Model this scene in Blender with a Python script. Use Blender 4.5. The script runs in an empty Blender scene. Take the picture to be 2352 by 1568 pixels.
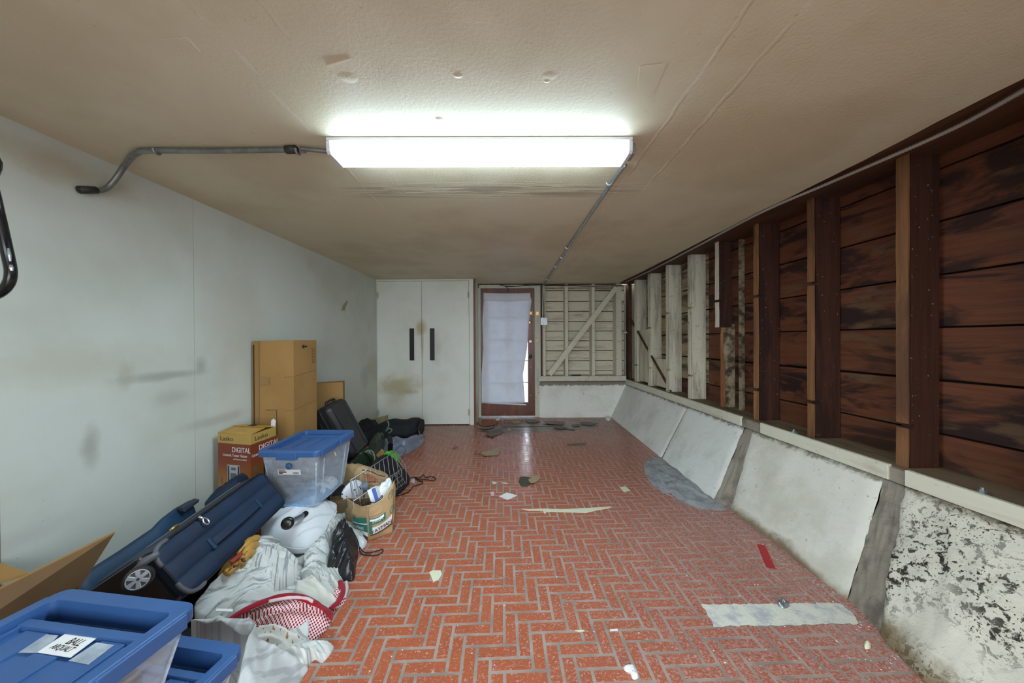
import bpy, bmesh, math, random
from mathutils import Vector as V, Matrix, noise

random.seed(7)
SC = bpy.context.scene
COL = SC.collection
PI = math.pi
# ------------------------------------------------------------------ camera
F, CAMZ = 769.0, 1.26
YAW, PITCH, ROLL = 0.00634, 0.00468, 0.00527
cy, sy = math.cos(YAW), math.sin(YAW)
FW = V((sy * math.cos(PITCH), cy * math.cos(PITCH), -math.sin(PITCH)))
R0 = V((cy, -sy, 0.0)); D0 = FW.cross(R0)
RT = R0 * math.cos(ROLL) + D0 * math.sin(ROLL)
DN = D0 * math.cos(ROLL) - R0 * math.sin(ROLL)
CP = V((0, 0, CAMZ))
cam = bpy.data.cameras.new('camera')
cam.sensor_fit = 'HORIZONTAL'; cam.sensor_width = 36.0; cam.lens = 36.0 * F / 2352.0
cam.clip_start = 0.02; cam.clip_end = 200
camo = bpy.data.objects.new('camera', cam); COL.objects.link(camo)
mw = Matrix.Identity(4)
for i, ax in enumerate((RT, -DN, -FW)):
    for j in range(3): mw[j][i] = ax[j]
mw.translation = CP
camo.matrix_world = mw
SC.camera = camo
# a photograph pixel read off as a point of the room: on height z / depth Y / side X
def ray(px, py): return FW + RT * ((px - 1176) / F) + DN * ((py - 784) / F)
def pz(px, py, z=0.0):
    v = ray(px, py); return CP + v * ((z - CAMZ) / v.z)
def py_(px, py, Y):
    v = ray(px, py); return CP + v * (Y / v.y)
def px_(px, py, X):
    v = ray(px, py); return CP + v * (X / v.x)
# ------------------------------------------------------------------ world, light, exposure
SC.view_settings.view_transform = 'Standard'
SC.view_settings.look = 'None'
SC.view_settings.gamma = 1.0
SC.view_settings.use_curve_mapping = False
SC.view_settings.exposure = 2.12
WORLD_STRENGTH = 1.9
LAMP_EMIT = 15.0
w = bpy.data.worlds.new('overcast_sky'); SC.world = w; w.use_nodes = True
bg = w.node_tree.nodes['Background']
bg.inputs[0].default_value = (0.86, 0.93, 1.0, 1); bg.inputs[1].default_value = WORLD_STRENGTH
def portal(name, loc, rot, sx, sy_):
    l = bpy.data.lights.new(name, 'AREA'); l.shape = 'RECTANGLE'; l.size = sx; l.size_y = sy_
    l.cycles.is_portal = True
    o = bpy.data.objects.new(name, l); COL.objects.link(o); o.location = loc; o.rotation_euler = rot
portal('sky_portal_front', (0.0, -1.55, 1.02), (PI / 2, 0, 0), 2.3, 2.0)
portal('sky_portal_door', (-0.03, 5.62, 1.1), (-PI / 2, 0, 0), 0.7, 1.9)

# ------------------------------------------------------------------ node helpers
class NT:
    def __init__(s, name):
        s.m = bpy.data.materials.new(name); s.m.use_nodes = True
        s.t = s.m.node_tree; s.n = s.t.nodes; s.n.clear()
        s.out = s.n.new('ShaderNodeOutputMaterial')
        s._pos = None
    def link(s, a, b): s.t.links.new(a, b)
    def put(s, sock, v):
        if hasattr(v, 'is_output'): s.link(v, sock)
        elif isinstance(v, (tuple, list)) and len(v) == 3 and len(sock.default_value) == 4: sock.default_value = (*v, 1)
        else: sock.default_value = v
    def pos(s, mode='world'):
        if mode == 'world':
            if s._pos is None: s._pos = s.n.new('ShaderNodeNewGeometry').outputs['Position']
            return s._pos
        return s.n.new('ShaderNodeTexCoord').outputs[mode]
    def rnd(s): return s.n.new('ShaderNodeObjectInfo').outputs['Random']
    def vmul(s, v, k):
        x = s.n.new('ShaderNodeVectorMath'); x.operation = 'MULTIPLY'; s.put(x.inputs[0], v); s.put(x.inputs[1], k); return x.outputs[0]
    def vadd(s, v, k):
        x = s.n.new('ShaderNodeVectorMath'); x.operation = 'ADD'; s.put(x.inputs[0], v); s.put(x.inputs[1], k); return x.outputs[0]
    def xyz(s, v):
        x = s.n.new('ShaderNodeSeparateXYZ'); s.put(x.inputs[0], v); return x.outputs
    def math(s, op, a, b=0.0, c=None):
        x = s.n.new('ShaderNodeMath'); x.operation = op; s.put(x.inputs[0], a); s.put(x.inputs[1], b)
        if c is not None: s.put(x.inputs[2], c)
        return x.outputs[0]
    def noise(s, vec, scale, detail=3, rough=0.55, dist=0.0):
        x = s.n.new('ShaderNodeTexNoise'); s.put(x.inputs['Vector'], vec)
        x.inputs['Scale'].default_value = scale; x.inputs['Detail'].default_value = detail
        x.inputs['Roughness'].default_value = rough; x.inputs['Distortion'].default_value = dist
        return x.outputs['Fac']
    def voronoi(s, vec, scale, feat='F1'):
        x = s.n.new('ShaderNodeTexVoronoi'); x.feature = feat; s.put(x.inputs['Vector'], vec); x.inputs['Scale'].default_value = scale
        return x.outputs['Distance']
    def step(s, v, a, b, lo=0.0, hi=1.0):
        x = s.n.new('ShaderNodeMapRange'); x.interpolation_type = 'SMOOTHSTEP'; s.put(x.inputs[0], v)
        for i, q in enumerate((a, b, lo, hi)): x.inputs[i + 1].default_value = q
        return x.outputs[0]
    def mix(s, f, a, b, mode='MIX'):
        x = s.n.new('ShaderNodeMix'); x.data_type = 'RGBA'; x.blend_type = mode; s.put(x.inputs[0], f); s.put(x.inputs[6], a); s.put(x.inputs[7], b)
        return x.outputs[2]
    def bump(s, h, strength=0.3, dist=0.01, nrm=None):
        x = s.n.new('ShaderNodeBump'); s.put(x.inputs['Height'], h); x.inputs['Strength'].default_value = strength; x.inputs['Distance'].default_value = dist
        if nrm is not None: s.link(nrm, x.inputs['Normal'])
        return x.outputs[0]
    def pbr(s, col, rough=0.6, metal=0.0, nrm=None, spec=0.5, **kw):
        p = s.n.new('ShaderNodeBsdfPrincipled'); s.put(p.inputs['Base Color'], col); s.put(p.inputs['Roughness'], rough)
        s.put(p.inputs['Metallic'], metal); s.put(p.inputs['Specular IOR Level'], spec)
        if nrm is not None: s.link(nrm, p.inputs['Normal'])
        for k, v in kw.items(): s.put(p.inputs[k.replace('_', ' ')], v)
        return p.outputs[0]
    def done(s, sh): s.link(sh, s.out.inputs['Surface']); return s.m

def rgb(r, g, b):
    f = lambda c: ((c / 255 + 0.055) / 1.055) ** 2.4 if c > 10.3 else c / 255 / 12.92
    return (f(r), f(g), f(b))
def plain(name, col, rough=0.6, metal=0.0, var=0.0, vs=12.0, bump=0.0, bs=60.0, spec=0.5, col2=None, **kw):
    t = NT(name); c = col
    if var or col2:
        n = t.step(t.noise(t.pos(), vs, 4), 0.35, 0.68)
        c = t.mix(n, col, col2 if col2 else tuple(q * (1 - var) for q in col))
    nr = t.bump(t.noise(t.pos(), bs, 3), bump, 0.004) if bump else None
    return t.done(t.pbr(c, rough, metal, nr, spec, **kw))
MATS = {}
# ------------------------------------------------------------------ mesh helpers
class MB:
    def __init__(s): s.v = []; s.f = []; s.uv = None
    def add(s, vs, fs):
        b = len(s.v); s.v += [V(q) for q in vs]; s.f += [tuple(b + i for i in q) for q in fs]; return s
    def hexa(s, p):     # bottom 4 ccw, top 4 ccw
        return s.add(p, [(3, 2, 1, 0), (4, 5, 6, 7), (0, 1, 5, 4), (1, 2, 6, 5), (2, 3, 7, 6), (3, 0, 4, 7)])
    def box(s, x0, x1, y0, y1, z0, z1, M=None):
        p = [V(q) for q in ((x0, y0, z0), (x1, y0, z0), (x1, y1, z0), (x0, y1, z0), (x0, y0, z1), (x1, y0, z1), (x1, y1, z1), (x0, y1, z1))]
        if M is not None: p = [M @ q for q in p]
        return s.hexa(p)
    def prism(s, poly, vec, M=None):
        n = len(poly); vec = V(vec); a = [V(q) for q in poly]; b = [q + vec for q in a]
        if M is not None: a = [M @ q for q in a]; b = [M @ q for q in b]
        return s.add(a + b, [tuple(reversed(range(n))), tuple(range(n, 2 * n))] + [(i, (i + 1) % n, n + (i + 1) % n, n + i) for i in range(n)])
    def tube(s, pts, r, n=8, closed=False, caps=True):
        pts = [V(p) for p in pts]; m = len(pts); rings = []
        rr = r if isinstance(r, (list, tuple)) else [r] * m
        up = None
        for i, p in enumerate(pts):
            a = pts[i - 1] if (i > 0 or closed) else pts[i]; b = pts[(i + 1) % m] if (i < m - 1 or closed) else pts[i]
            d = (b - a).normalized() if (b - a).length > 1e-9 else V((0, 0, 1))
            if up is None: up = d.orthogonal().normalized()
            up = (up - d * up.dot(d)); up = up.normalized() if up.length > 1e-6 else d.orthogonal().normalized()
            e = d.cross(up)
            rings.append([p + (up * math.cos(2 * PI * k / n) + e * math.sin(2 * PI * k / n)) * rr[i] for k in range(n)])
        vs = [q for g in rings for q in g]; fs = []
        for i in range(m if closed else m - 1):
            j = (i + 1) % m
            for k in range(n): fs.append((i * n + k, i * n + (k + 1) % n, j * n + (k + 1) % n, j * n + k))
        if caps and not closed:
            fs.append(tuple(reversed(range(n)))); fs.append(tuple((m - 1) * n + k for k in range(n)))
        return s.add(vs, fs)
    def lathe(s, prof, n=20, M=None):
        vs = []; fs = []; m = len(prof)
        for r, z in prof:
            for k in range(n): vs.append(V((r * math.cos(2 * PI * k / n), r * math.sin(2 * PI * k / n), z)))
        for i in range(m - 1):
            for k in range(n): fs.append((i * n + k, i * n + (k + 1) % n, (i + 1) * n + (k + 1) % n, (i + 1) * n + k))
        fs.append(tuple(reversed(range(n)))); fs.append(tuple((m - 1) * n + k for k in range(n)))
        if M is not None: vs = [M @ q for q in vs]
        return s.add(vs, fs)
    def grid(s, fn, nu, nv, thick=None):
        vs = [V(fn(i / nu, j / nv)) for j in range(nv + 1) for i in range(nu + 1)]
        fs = [(j * (nu + 1) + i, j * (nu + 1) + i + 1, (j + 1) * (nu + 1) + i + 1, (j + 1) * (nu + 1) + i) for j in range(nv) for i in range(nu)]
        return s.add(vs, fs)
    def slab(s, pts, t):  # flat outline (list of 3d points), thickness downwards t
        return s.prism(pts, (0, 0, -t))
WL = {}
def build(name, mb, mat, parent=None, smooth=False, bevel=0.0, seg=2, solid=0.0, sub=0):
    me = bpy.data.meshes.new(name)
    if parent is not None: off = WL[parent.name]
    else:
        xs = [q.x for q in mb.v]; ys = [q.y for q in mb.v]; zs = [q.z for q in mb.v]
        off = V(((min(xs) + max(xs)) / 2, (min(ys) + max(ys)) / 2, min(zs)))
    me.from_pydata([q - off for q in mb.v], [], mb.f)
    bm = bmesh.new(); bm.from_mesh(me); bmesh.ops.recalc_face_normals(bm, faces=bm.faces); bm.to_mesh(me); bm.free()
    if mb.uv:
        ul = me.uv_layers.new(name='UVMap')
        for lp in me.loops: ul.data[lp.index].uv = mb.uv[lp.vertex_index]
    if smooth:
        for p in me.polygons: p.use_smooth = True
    me.materials.append(mat)
    o = bpy.data.objects.new(name, me); COL.objects.link(o)
    if parent is None: o.location = off; WL[o.name] = off
    else: o.parent = parent; WL[o.name] = off
    if solid:
        d = o.modifiers.new('thickness', 'SOLIDIFY'); d.thickness = solid; d.offset = -1
    if bevel:
        d = o.modifiers.new('edge', 'BEVEL'); d.width = bevel; d.segments = seg; d.limit_method = 'ANGLE'; d.angle_limit = math.radians(35)
        if smooth is False and seg > 1:
            pass
    if sub:
        d = o.modifiers.new('sub', 'SUBSURF'); d.levels = sub; d.render_levels = sub
    return o
def tag(o, label, cat, group=None):
    o['label'] = label; o['category'] = cat
    if group: o['group'] = group
    return o
def struct(o): o['kind'] = 'structure'; return o
def stuff(o): o['kind'] = 'stuff'; return o
def thing(name, label, cat, loc, group=None):
    o = bpy.data.objects.new(name, None); COL.objects.link(o); o.location = loc; o.empty_display_size = 0.05
    WL[o.name] = V(loc); return tag(o, label, cat, group)
def node(name, loc):   # an Empty of the setting
    o = bpy.data.objects.new(name, None); COL.objects.link(o); o.location = loc; WL[o.name] = V(loc); return struct(o)
def text(name, s, size, M, mat, parent, shear=0.0, sx=1.0, depth=0.0003):
    cu = bpy.data.curves.new(name, 'FONT'); cu.body = s; cu.size = size; cu.shear = shear; cu.extrude = depth; cu.resolution_u = 3
    cu.align_x = 'CENTER'; cu.align_y = 'CENTER'
    ob = bpy.data.objects.new(name + '_tmp', cu)
    me = bpy.data.meshes.new_from_object(ob); bpy.data.objects.remove(ob); bpy.data.curves.remove(cu)
    me.name = name; off = WL[parent.name]
    for q in me.vertices: q.co = (M @ V((q.co.x * sx, q.co.y, q.co.z))) - off
    me.materials.clear(); me.materials.append(mat)
    o = bpy.data.objects.new(name, me); COL.objects.link(o); o.parent = parent; WL[o.name] = off
    return o
def frame(o, x, y):    # matrix with origin o, local x and y axes
    x = V(x).normalized(); y = V(y); y = (y - x * y.dot(x)).normalized(); z = x.cross(y)
    m = Matrix.Identity(4)
    for i, a in enumerate((x, y, z)):
        for j in range(3): m[j][i] = a[j]
    m.translation = V(o); return m
def rotz(loc, a): return Matrix.Translation(V(loc)) @ Matrix.Rotation(a, 4, 'Z')
def smooth_path(pts, k=6, closed=False):
    pts = [V(p) for p in pts]; out = []; n = len(pts)
    for i in range(n if closed else n - 1):
        if closed: p0, p1, p2, p3 = pts[i - 1], pts[i], pts[(i + 1) % n], pts[(i + 2) % n]
        else: p0, p1, p2, p3 = pts[max(i - 1, 0)], pts[i], pts[i + 1], pts[min(i + 2, n - 1)]
        for j in range(k):
            t = j / k
            out.append(0.5 * ((2 * p1) + (p2 - p0) * t + (2 * p0 - 5 * p1 + 4 * p2 - p3) * t * t + (3 * p1 - p0 - 3 * p2 + p3) * t ** 3))
    if not closed: out.append(pts[-1])
    return out
def fold(p, s1, amp, ang=0.0, seed=0.0, aniso=4.0):   # crease noise: long ridges along ang
    c, s = math.cos(ang), math.sin(ang)
    u = (p.x * c + p.y * s); v = (-p.x * s + p.y * c) * aniso
    q = V((u * s1 + seed, v * s1, seed * 1.7))
    q += V((noise.noise(p * 6 + V((seed, 0, 0))), noise.noise(p * 6 + V((0, seed, 5))), 0)) * 0.5
    a = max(0.0, 1 - abs(noise.noise(q)) * 2.6) ** 1.6
    b = max(0.0, 1 - abs(noise.noise(q * 1.9 + V((7, 3, 1)))) * 2.6) ** 1.8
    return amp * (a * 1.5 + b * 0.7 - 0.5)
def drape(outline, bulge, amp=0.012, fs=4.0, ang=0.0, seed=0.0, rings=22, skirt=None, power=2.5, aniso=4.0, k=10, lift=0.0, rise=None):
    """A soft thing lying in a heap: outline of 3d points (its rim, resting), risen in the middle, creased."""
    b = smooth_path(outline, k, closed=True); n = len(b)
    c = sum(b, V()) / n
    mb = MB(); vs = []; uv = []
    dz = 0.0
    for r in range(rings + 1):
        t = 1 - r / rings
        tt = t ** 0.85
        for q in b:
            p = c + (q - c) * tt
            h = bulge * (1 - tt ** power)
            if rise is not None: h *= 1 + rise * (p.y - c.y)
            w = min(1.0, (1 - tt) * 5 + 0.15)
            d = fold(p, fs, amp, ang, seed, aniso) * w
            vs.append(V((p.x, p.y, p.z + h + d + lift))); uv.append((p.x, p.y))
    fs_ = []
    for r in range(rings):
        for i in range(n):
            j = (i + 1) % n
            fs_.append((r * n + i, r * n + j, (r + 1) * n + j, (r + 1) * n + i))
    base = len(vs)
    if skirt is not None:
        for q, top in zip(b, vs[:n]):
            p = c + (q - c) * 0.985; vs.append(V((p.x, p.y, min(top.z - 0.002, skirt if skirt >= 0 else top.z + skirt)))); uv.append((p.x, p.y))
        for i in range(n):
            j = (i + 1) % n; fs_.append((i, base + i, base + j, j))
    mb.add(vs, fs_); mb.uv = uv
    return mb
def PZ(lst, z=0.0): return [pz(q[0], q[1], q[2] if len(q) > 2 else z) for q in lst]
# ------------------------------------------------------------------ materials of the room
def stains_and_shade(t, col, pos_yz, lst, nz):
    """dirt with a shape of its own, and painted shade: soft ellipses on a wall plane, broken by noise"""
    a, b = pos_yz
    for (y, z, ry, rz, tint, amt) in lst:
        dy = t.math('DIVIDE', t.math('SUBTRACT', a, y), ry); dz = t.math('DIVIDE', t.math('SUBTRACT', b, z), rz)
        d = t.math('SQRT', t.math('ADD', t.math('MULTIPLY', dy, dy), t.math('MULTIPLY', dz, dz)))
        d = t.math('ADD', d, t.math('MULTIPLY', t.math('SUBTRACT', nz, 0.5), 1.3))
        col = t.mix(t.step(d, 1.1, 0.15, 0.0, amt), col, tint)
    return col
def wall_paint():
    t = NT('wall_paint'); p = t.pos(); x = t.xyz(p)
    n1 = t.noise(p, 1.4, 4); n2 = t.noise(p, 4.5, 5, 0.65)
    c = t.mix(t.step(n1, 0.4, 0.7), (0.62, 0.655, 0.59), (0.54, 0.56, 0.485))
    c = stains_and_shade(t, c, (x['Y'], x['Z']), [
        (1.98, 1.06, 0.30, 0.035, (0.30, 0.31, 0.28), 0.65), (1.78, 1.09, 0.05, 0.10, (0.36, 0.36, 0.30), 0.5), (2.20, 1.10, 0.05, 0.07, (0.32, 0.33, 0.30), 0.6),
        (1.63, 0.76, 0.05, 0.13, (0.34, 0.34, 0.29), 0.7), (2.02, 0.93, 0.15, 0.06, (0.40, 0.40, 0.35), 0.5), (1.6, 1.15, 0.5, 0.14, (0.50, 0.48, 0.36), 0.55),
        (4.9, 0.85, 0.35, 0.28, (0.50, 0.44, 0.27), 0.6), (4.6, 0.78, 0.2, 0.2, (0.36, 0.42, 0.40), 0.5), (1.55, 2.05, 0.45, 0.10, (0.42, 0.36, 0.22), 0.55),  # last ellipse: shade near the ceiling edge, put into the colour
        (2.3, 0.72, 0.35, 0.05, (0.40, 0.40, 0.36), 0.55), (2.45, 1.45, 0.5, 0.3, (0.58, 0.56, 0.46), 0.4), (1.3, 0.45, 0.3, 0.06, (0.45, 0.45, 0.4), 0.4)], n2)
    v = t.noise(t.vmul(p, (60, 60, 4)), 3.0, 3)
    c = t.mix(t.step(v, 0.55, 0.8, 0, 0.10), c, (0.40, 0.42, 0.38))
    sp = t.step(t.noise(p, 55, 2), 0.74, 0.80, 0, 0.7)
    c = t.mix(sp, c, (0.30, 0.28, 0.20))
    nr = t.bump(t.noise(p, 160, 2), 0.12, 0.002)
    return t.done(t.pbr(c, t.step(n2, 0.3, 0.7, 0.38, 0.55), 0, nr, 0.4))
def ceiling_paint():
    t = NT('ceiling_paint'); p = t.pos(); x = t.xyz(p)
    n1 = t.noise(p, 1.6, 4); n2 = t.noise(p, 6, 5, 0.65)
    c = t.mix(t.step(n1, 0.4, 0.66), (0.70, 0.635, 0.46), (0.61, 0.54, 0.37))
    c = t.mix(t.step(t.noise(p, 45, 3), 0.68, 0.78, 0, 0.35), c, (0.24, 0.21, 0.16))
    # taped joints, sagging paper and old patches: relief only
    def ridge(v, at, wd): return t.step(t.math('ABSOLUTE', t.math('SUBTRACT', t.math('ADD', v, t.math('MULTIPLY', t.math('SUBTRACT', n2, .5), 0.05)), at)), wd, wd * 0.35)
    h = t.math('MULTIPLY', t.noise(p, 70, 3), 0.16)
    h = t.math('ADD', h, t.math('MULTIPLY', t.noise(p, 200, 2), 0.05))
    for at, wd in ((-0.86, 0.012), (-0.66, 0.008), (0.66, 0.010), (0.82, 0.010)):
        h = t.math('ADD', h, t.math('MULTIPLY', t.math('MULTIPLY', ridge(x['X'], at, wd), t.step(n1, 0.42, 0.6)), 0.32))
    for at, wd in ((0.66, 0.010), (0.82, 0.010), (-0.86, 0.012)):
        c = t.mix(t.math('MULTIPLY', ridge(x['X'], at, wd), t.step(t.noise(t.vmul(p, (9, 2, 1)), 4, 3), 0.48, 0.6, 0, 0.5)), c, (0.80, 0.77, 0.68))
    cr = t.noise(t.vmul(p, (1.6, 26, 1)), 1.0, 4, 0.6, 0.6)
    band = t.math('MULTIPLY', t.step(t.math('ABSOLUTE', t.math('SUBTRACT', x['Y'], 2.04)), 0.13, 0.03), t.step(t.math('ABSOLUTE', t.math('ADD', x['X'], 0.1)), 1.0, 0.6))
    h = t.math('ADD', h, t.math('MULTIPLY', t.math('MULTIPLY', t.step(cr, 0.47, 0.53), band), 0.55))
    c = t.mix(t.math('MULTIPLY', band, t.step(cr, 0.5, 0.60, 0, 0.6)), c, (0.26, 0.23, 0.18))
    nr = t.bump(h, 0.55, 0.012)
    return t.done(t.pbr(c, 0.5, 0, nr, 0.4))
def brick_print():
    t = NT('brick_vinyl'); p = t.pos(); x = t.xyz(p)
    r = t.rnd(); n1 = t.noise(p, 0.9, 3); n2 = t.noise(p, 7, 4)
    c = t.mix(t.step(n2, 0.35, 0.7), (0.42, 0.108, 0.046), (0.365, 0.092, 0.042))
    c = t.mix(t.math('MULTIPLY', r, 0.25), c, (0.46, 0.125, 0.06))
    # worn, whitish scuffs, heavier toward the curb
    right = t.step(x['X'], -0.3, 1.5)
    sc = t.noise(t.vmul(p, (1, 1, 1)), 95, 4, 0.7, 0.8)
    sc2 = t.noise(t.vmul(p, (1, 3.5, 1)), 42, 4, 0.7, 0.4)
    k = t.math('ADD', t.math('MULTIPLY', right, 0.085), t.math('MULTIPLY', n1, 0.05)); k = t.math('SUBTRACT', k, t.step(x['Y'], 2.0, 3.2, 0, 0.05))
    m1 = t.step(t.math('ADD', sc, k), 0.585, 0.70, 0, 0.72)
    m2 = t.step(t.math('ADD', sc2, k), 0.60, 0.72, 0, 0.55)
    c = t.mix(t.math('MAXIMUM', m1, m2), c, (0.55, 0.44, 0.41))
    c = t.mix(t.math('MULTIPLY', right, 0.30), c, (0.37, 0.16, 0.145))  # cool skylight tint on the right, put into the colour
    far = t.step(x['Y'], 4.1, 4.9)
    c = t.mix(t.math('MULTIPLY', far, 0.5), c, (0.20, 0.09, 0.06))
    ro = t.math('ADD', t.step(n2, 0.3, 0.7, 0.16, 0.28), t.math('MULTIPLY', m1, 0.25))
    nr = t.bump(t.noise(p, 35, 3), 0.06, 0.003)
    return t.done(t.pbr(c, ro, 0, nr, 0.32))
def wood(name, base, dark, axis='Y', wet=0.5, rough=0.65, streak=None, flake=None, shift=0.0):
    t = NT(name); p = t.vadd(t.pos(), t.vmul(t.vadd((0, 0, 0), (1, 1, 1)), (0, 0, 0)))
    r = t.rnd()
    cb = t.n.new('ShaderNodeCombineXYZ'); t.put(cb.inputs[0], t.math('MULTIPLY', r, 13.0)); t.put(cb.inputs[1], t.math('MULTIPLY', r, 7.0)); t.put(cb.inputs[2], t.math('MULTIPLY', r, 3.0))
    p = t.vadd(t.pos(), cb.outputs[0])
    k = {'X': (0.8, 14, 14), 'Y': (14, 0.8, 14), 'Z': (14, 14, 0.8)}[axis]
    k2 = {'X': (0.5, 3, 4), 'Y': (3, 1.1, 4.2), 'Z': (3, 3, 0.5)}[axis]
    g = t.noise(t.vmul(p, k), 3.0, 5, 0.65, 0.3)
    s = t.noise(t.vmul(p, k2), 1.6, 5, 0.6, 0.8)
    c = t.mix(t.step(g, 0.3, 0.7), base, tuple(q * 0.62 for q in base))
    c = t.mix(t.step(s, 0.475, 0.61, 0, wet), c, dark)
    if streak: c = t.mix(t.step(t.noise(t.vmul(p, k2), 2.3, 4), 0.58, 0.70, 0, 0.75), c, streak)
    c = t.mix(t.math('MULTIPLY', r, 0.35), c, tuple(q * 0.55 for q in base))
    if flake: c = t.mix(t.step(t.noise(p, 60, 3), 0.70, 0.74), c, flake)
    nr = t.bump(g, 0.5, 0.006)
    return t.done(t.pbr(c, rough, 0, nr, 0.35))
def dirty_paint(name, base, dirt, axis='Z', amt=0.55, lo=0.52, rough=0.7):
    t = NT(name); p = t.pos()
    k = {'X': (0.7, 6, 6), 'Y': (6, 0.7, 6), 'Z': (6, 6, 0.7)}[axis]
    n = t.noise(t.vmul(p, k), 2.0, 6, 0.7, 0.3); n2 = t.noise(p, 26, 5, 0.7)
    c = t.mix(t.step(n, lo - 0.08, lo + 0.18, 0, amt), base, dirt)
    c = t.mix(t.step(n2, 0.60, 0.72, 0, 0.75), c, tuple(q * 0.45 for q in dirt))
    nr = t.bump(n2, 0.25, 0.004)
    return t.done(t.pbr(c, rough, 0, nr, 0.3))
def concrete(name, base, dirt, pits=0.0, foot=True, scale=1.0, amt=0.5):
    t = NT(name); p = t.pos(); x = t.xyz(p)
    n = t.noise(p, 3.2 * scale, 6, 0.65); n2 = t.noise(p, 22 * scale, 5, 0.7)
    c = t.mix(t.step(n, 0.42, 0.70, 0, amt), base, dirt)
    c = t.mix(t.step(n2, 0.62, 0.70, 0, 0.6), c, tuple(q * 0.5 for q in dirt))
    h = t.math('ADD', t.math('MULTIPLY', n2, 0.6), t.math('MULTIPLY', n, 0.5))
    if pits:
        pn = t.noise(p, 34, 4, 0.62, 0.5)
        msk = t.step(t.noise(p, 3.2, 3), 0.30, 0.56)
        pm = t.math('MULTIPLY', t.step(pn, 0.535, 0.60), msk)
        pm = t.math('MAXIMUM', pm, t.math('MULTIPLY', t.step(t.noise(p, 75, 3, 0.6, 0.3), 0.60, 0.65), t.step(t.noise(p, 3.2, 3), 0.36, 0.5)))
        c = t.mix(pm, c, (0.035, 0.03, 0.024)); h = t.math('SUBTRACT', h, t.math('MULTIPLY', pm, 1.4))
    if foot:   # rust and damp along the foot of the curb
        f = t.math('ADD', x['Z'], t.math('MULTIPLY', t.math('SUBTRACT', n, 0.5), 0.25))
        c = t.mix(t.math('MULTIPLY', t.step(f, 0.075, 0.0), t.step(x['Y'], 2.7, 2.4, 0, 0.9)), c, (0.16, 0.10, 0.035))
        tp = t.math('ADD', x['Z'], t.math('MULTIPLY', t.math('SUBTRACT', n2, 0.5), 0.10))
        c = t.mix(t.step(tp, 0.498, 0.53, 0, 0.85), c, (0.16, 0.13, 0.09))
    nr = t.bump(h, 0.55, 0.012)
    return t.done(t.pbr(c, 0.8, 0, nr, 0.25))
def closet_paint():
    t = NT('closet_paint'); p = t.pos(); x = t.xyz(p); n2 = t.noise(p, 5, 5, 0.65)
    c = t.mix(t.step(t.noise(p, 2.2, 4), 0.4, 0.7), (0.80, 0.825, 0.75), (0.74, 0.76, 0.66))
    c = stains_and_shade(t, c, (x['X'], x['Z']), [(-1.66, 0.60, 0.40, 0.20, (0.46, 0.37, 0.17), 0.75), (-1.5, 0.50, 0.16, 0.06, (0.45, 0.33, 0.12), 0.6), (-1.32, 1.45, 0.10, 0.16, (0.46, 0.34, 0.13), 0.75),
        (-1.30, 1.2, 0.03, 0.4, (0.40, 0.30, 0.12), 0.5), (-1.1, 1.15, 0.1, 0.3, (0.5, 0.5, 0.42), 0.5), (-1.7, 0.45, 0.2, 0.3, (0.52, 0.48, 0.30), 0.6)], n2)
    sp = t.step(t.noise(p, 50, 2), 0.76, 0.80, 0, 0.7); c = t.mix(sp, c, (0.25, 0.22, 0.14))
    return t.done(t.pbr(c, 0.42, 0, t.bump(t.noise(t.vmul(p, (70, 70, 5)), 2, 3), 0.06, 0.002), 0.4))
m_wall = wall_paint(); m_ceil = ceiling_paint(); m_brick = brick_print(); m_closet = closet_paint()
m_grout = plain('grout_vinyl', (0.40, 0.315, 0.265), 0.35, 0, 0.35, 9, 0.05, 60)
m_stud = wood('stud_wood', (0.075, 0.026, 0.014), (0.014, 0.007, 0.007), 'Z', 0.7, flake=(0.5, 0.42, 0.34))
m_studface = wood('stud_face_wood', (0.27, 0.125, 0.05), (0.06, 0.028, 0.018), 'Z', 0.75, streak=(0.36, 0.18, 0.07))
m_plank = wood('sheathing_wood', (0.175, 0.058, 0.025), (0.014, 0.008, 0.008), 'Y', 0.9, streak=(0.15, 0.085, 0.042))
m_plate = wood('plate_wood', (0.13, 0.055, 0.025), (0.035, 0.016, 0.012), 'Y', 0.6)
m_split = wood('split_wood', (0.42, 0.17, 0.06), (0.16, 0.06, 0.03), 'Z', 0.6)
m_trimwood = wood('varnished_edge', (0.24, 0.095, 0.025), (0.12, 0.045, 0.015), 'Z', 0.4, 0.4)
m_doorwood = wood('door_wood', (0.20, 0.065, 0.030), (0.09, 0.028, 0.016), 'Z', 0.5, 0.3)
m_cream = dirty_paint('cream_paint', (0.66, 0.65, 0.52), (0.36, 0.30, 0.19), 'Y', 0.5, 0.55)
m_creamz = dirty_paint('cream_trim_paint', (0.62, 0.61, 0.49), (0.34, 0.28, 0.18), 'Z', 0.4, 0.58)
m_white_stud = dirty_paint('white_stud_paint', (0.68, 0.64, 0.50), (0.20, 0.15, 0.09), 'Z', 0.75, 0.53)
m_brace = dirty_paint('brace_paint', (0.74, 0.69, 0.56), (0.36, 0.28, 0.18), 'X', 0.4, 0.6)
m_siding = dirty_paint('siding_paint', (0.74, 0.68, 0.54), (0.26, 0.18, 0.10), 'X', 0.85, 0.56)
m_dirtyplank = dirty_paint('sooty_plank', (0.40, 0.32, 0.20), (0.05, 0.035, 0.022), 'Y', 0.95, 0.46)
m_cgrey = concrete('curb_paint_grey', (0.74, 0.75, 0.70), (0.48, 0.47, 0.41))
m_cback = concrete('curb_paint_back', (0.84, 0.84, 0.77), (0.62, 0.60, 0.50))
m_cwhite = concrete('curb_paint_white', (0.70, 0.69, 0.60), (0.44, 0.41, 0.32))
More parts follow.
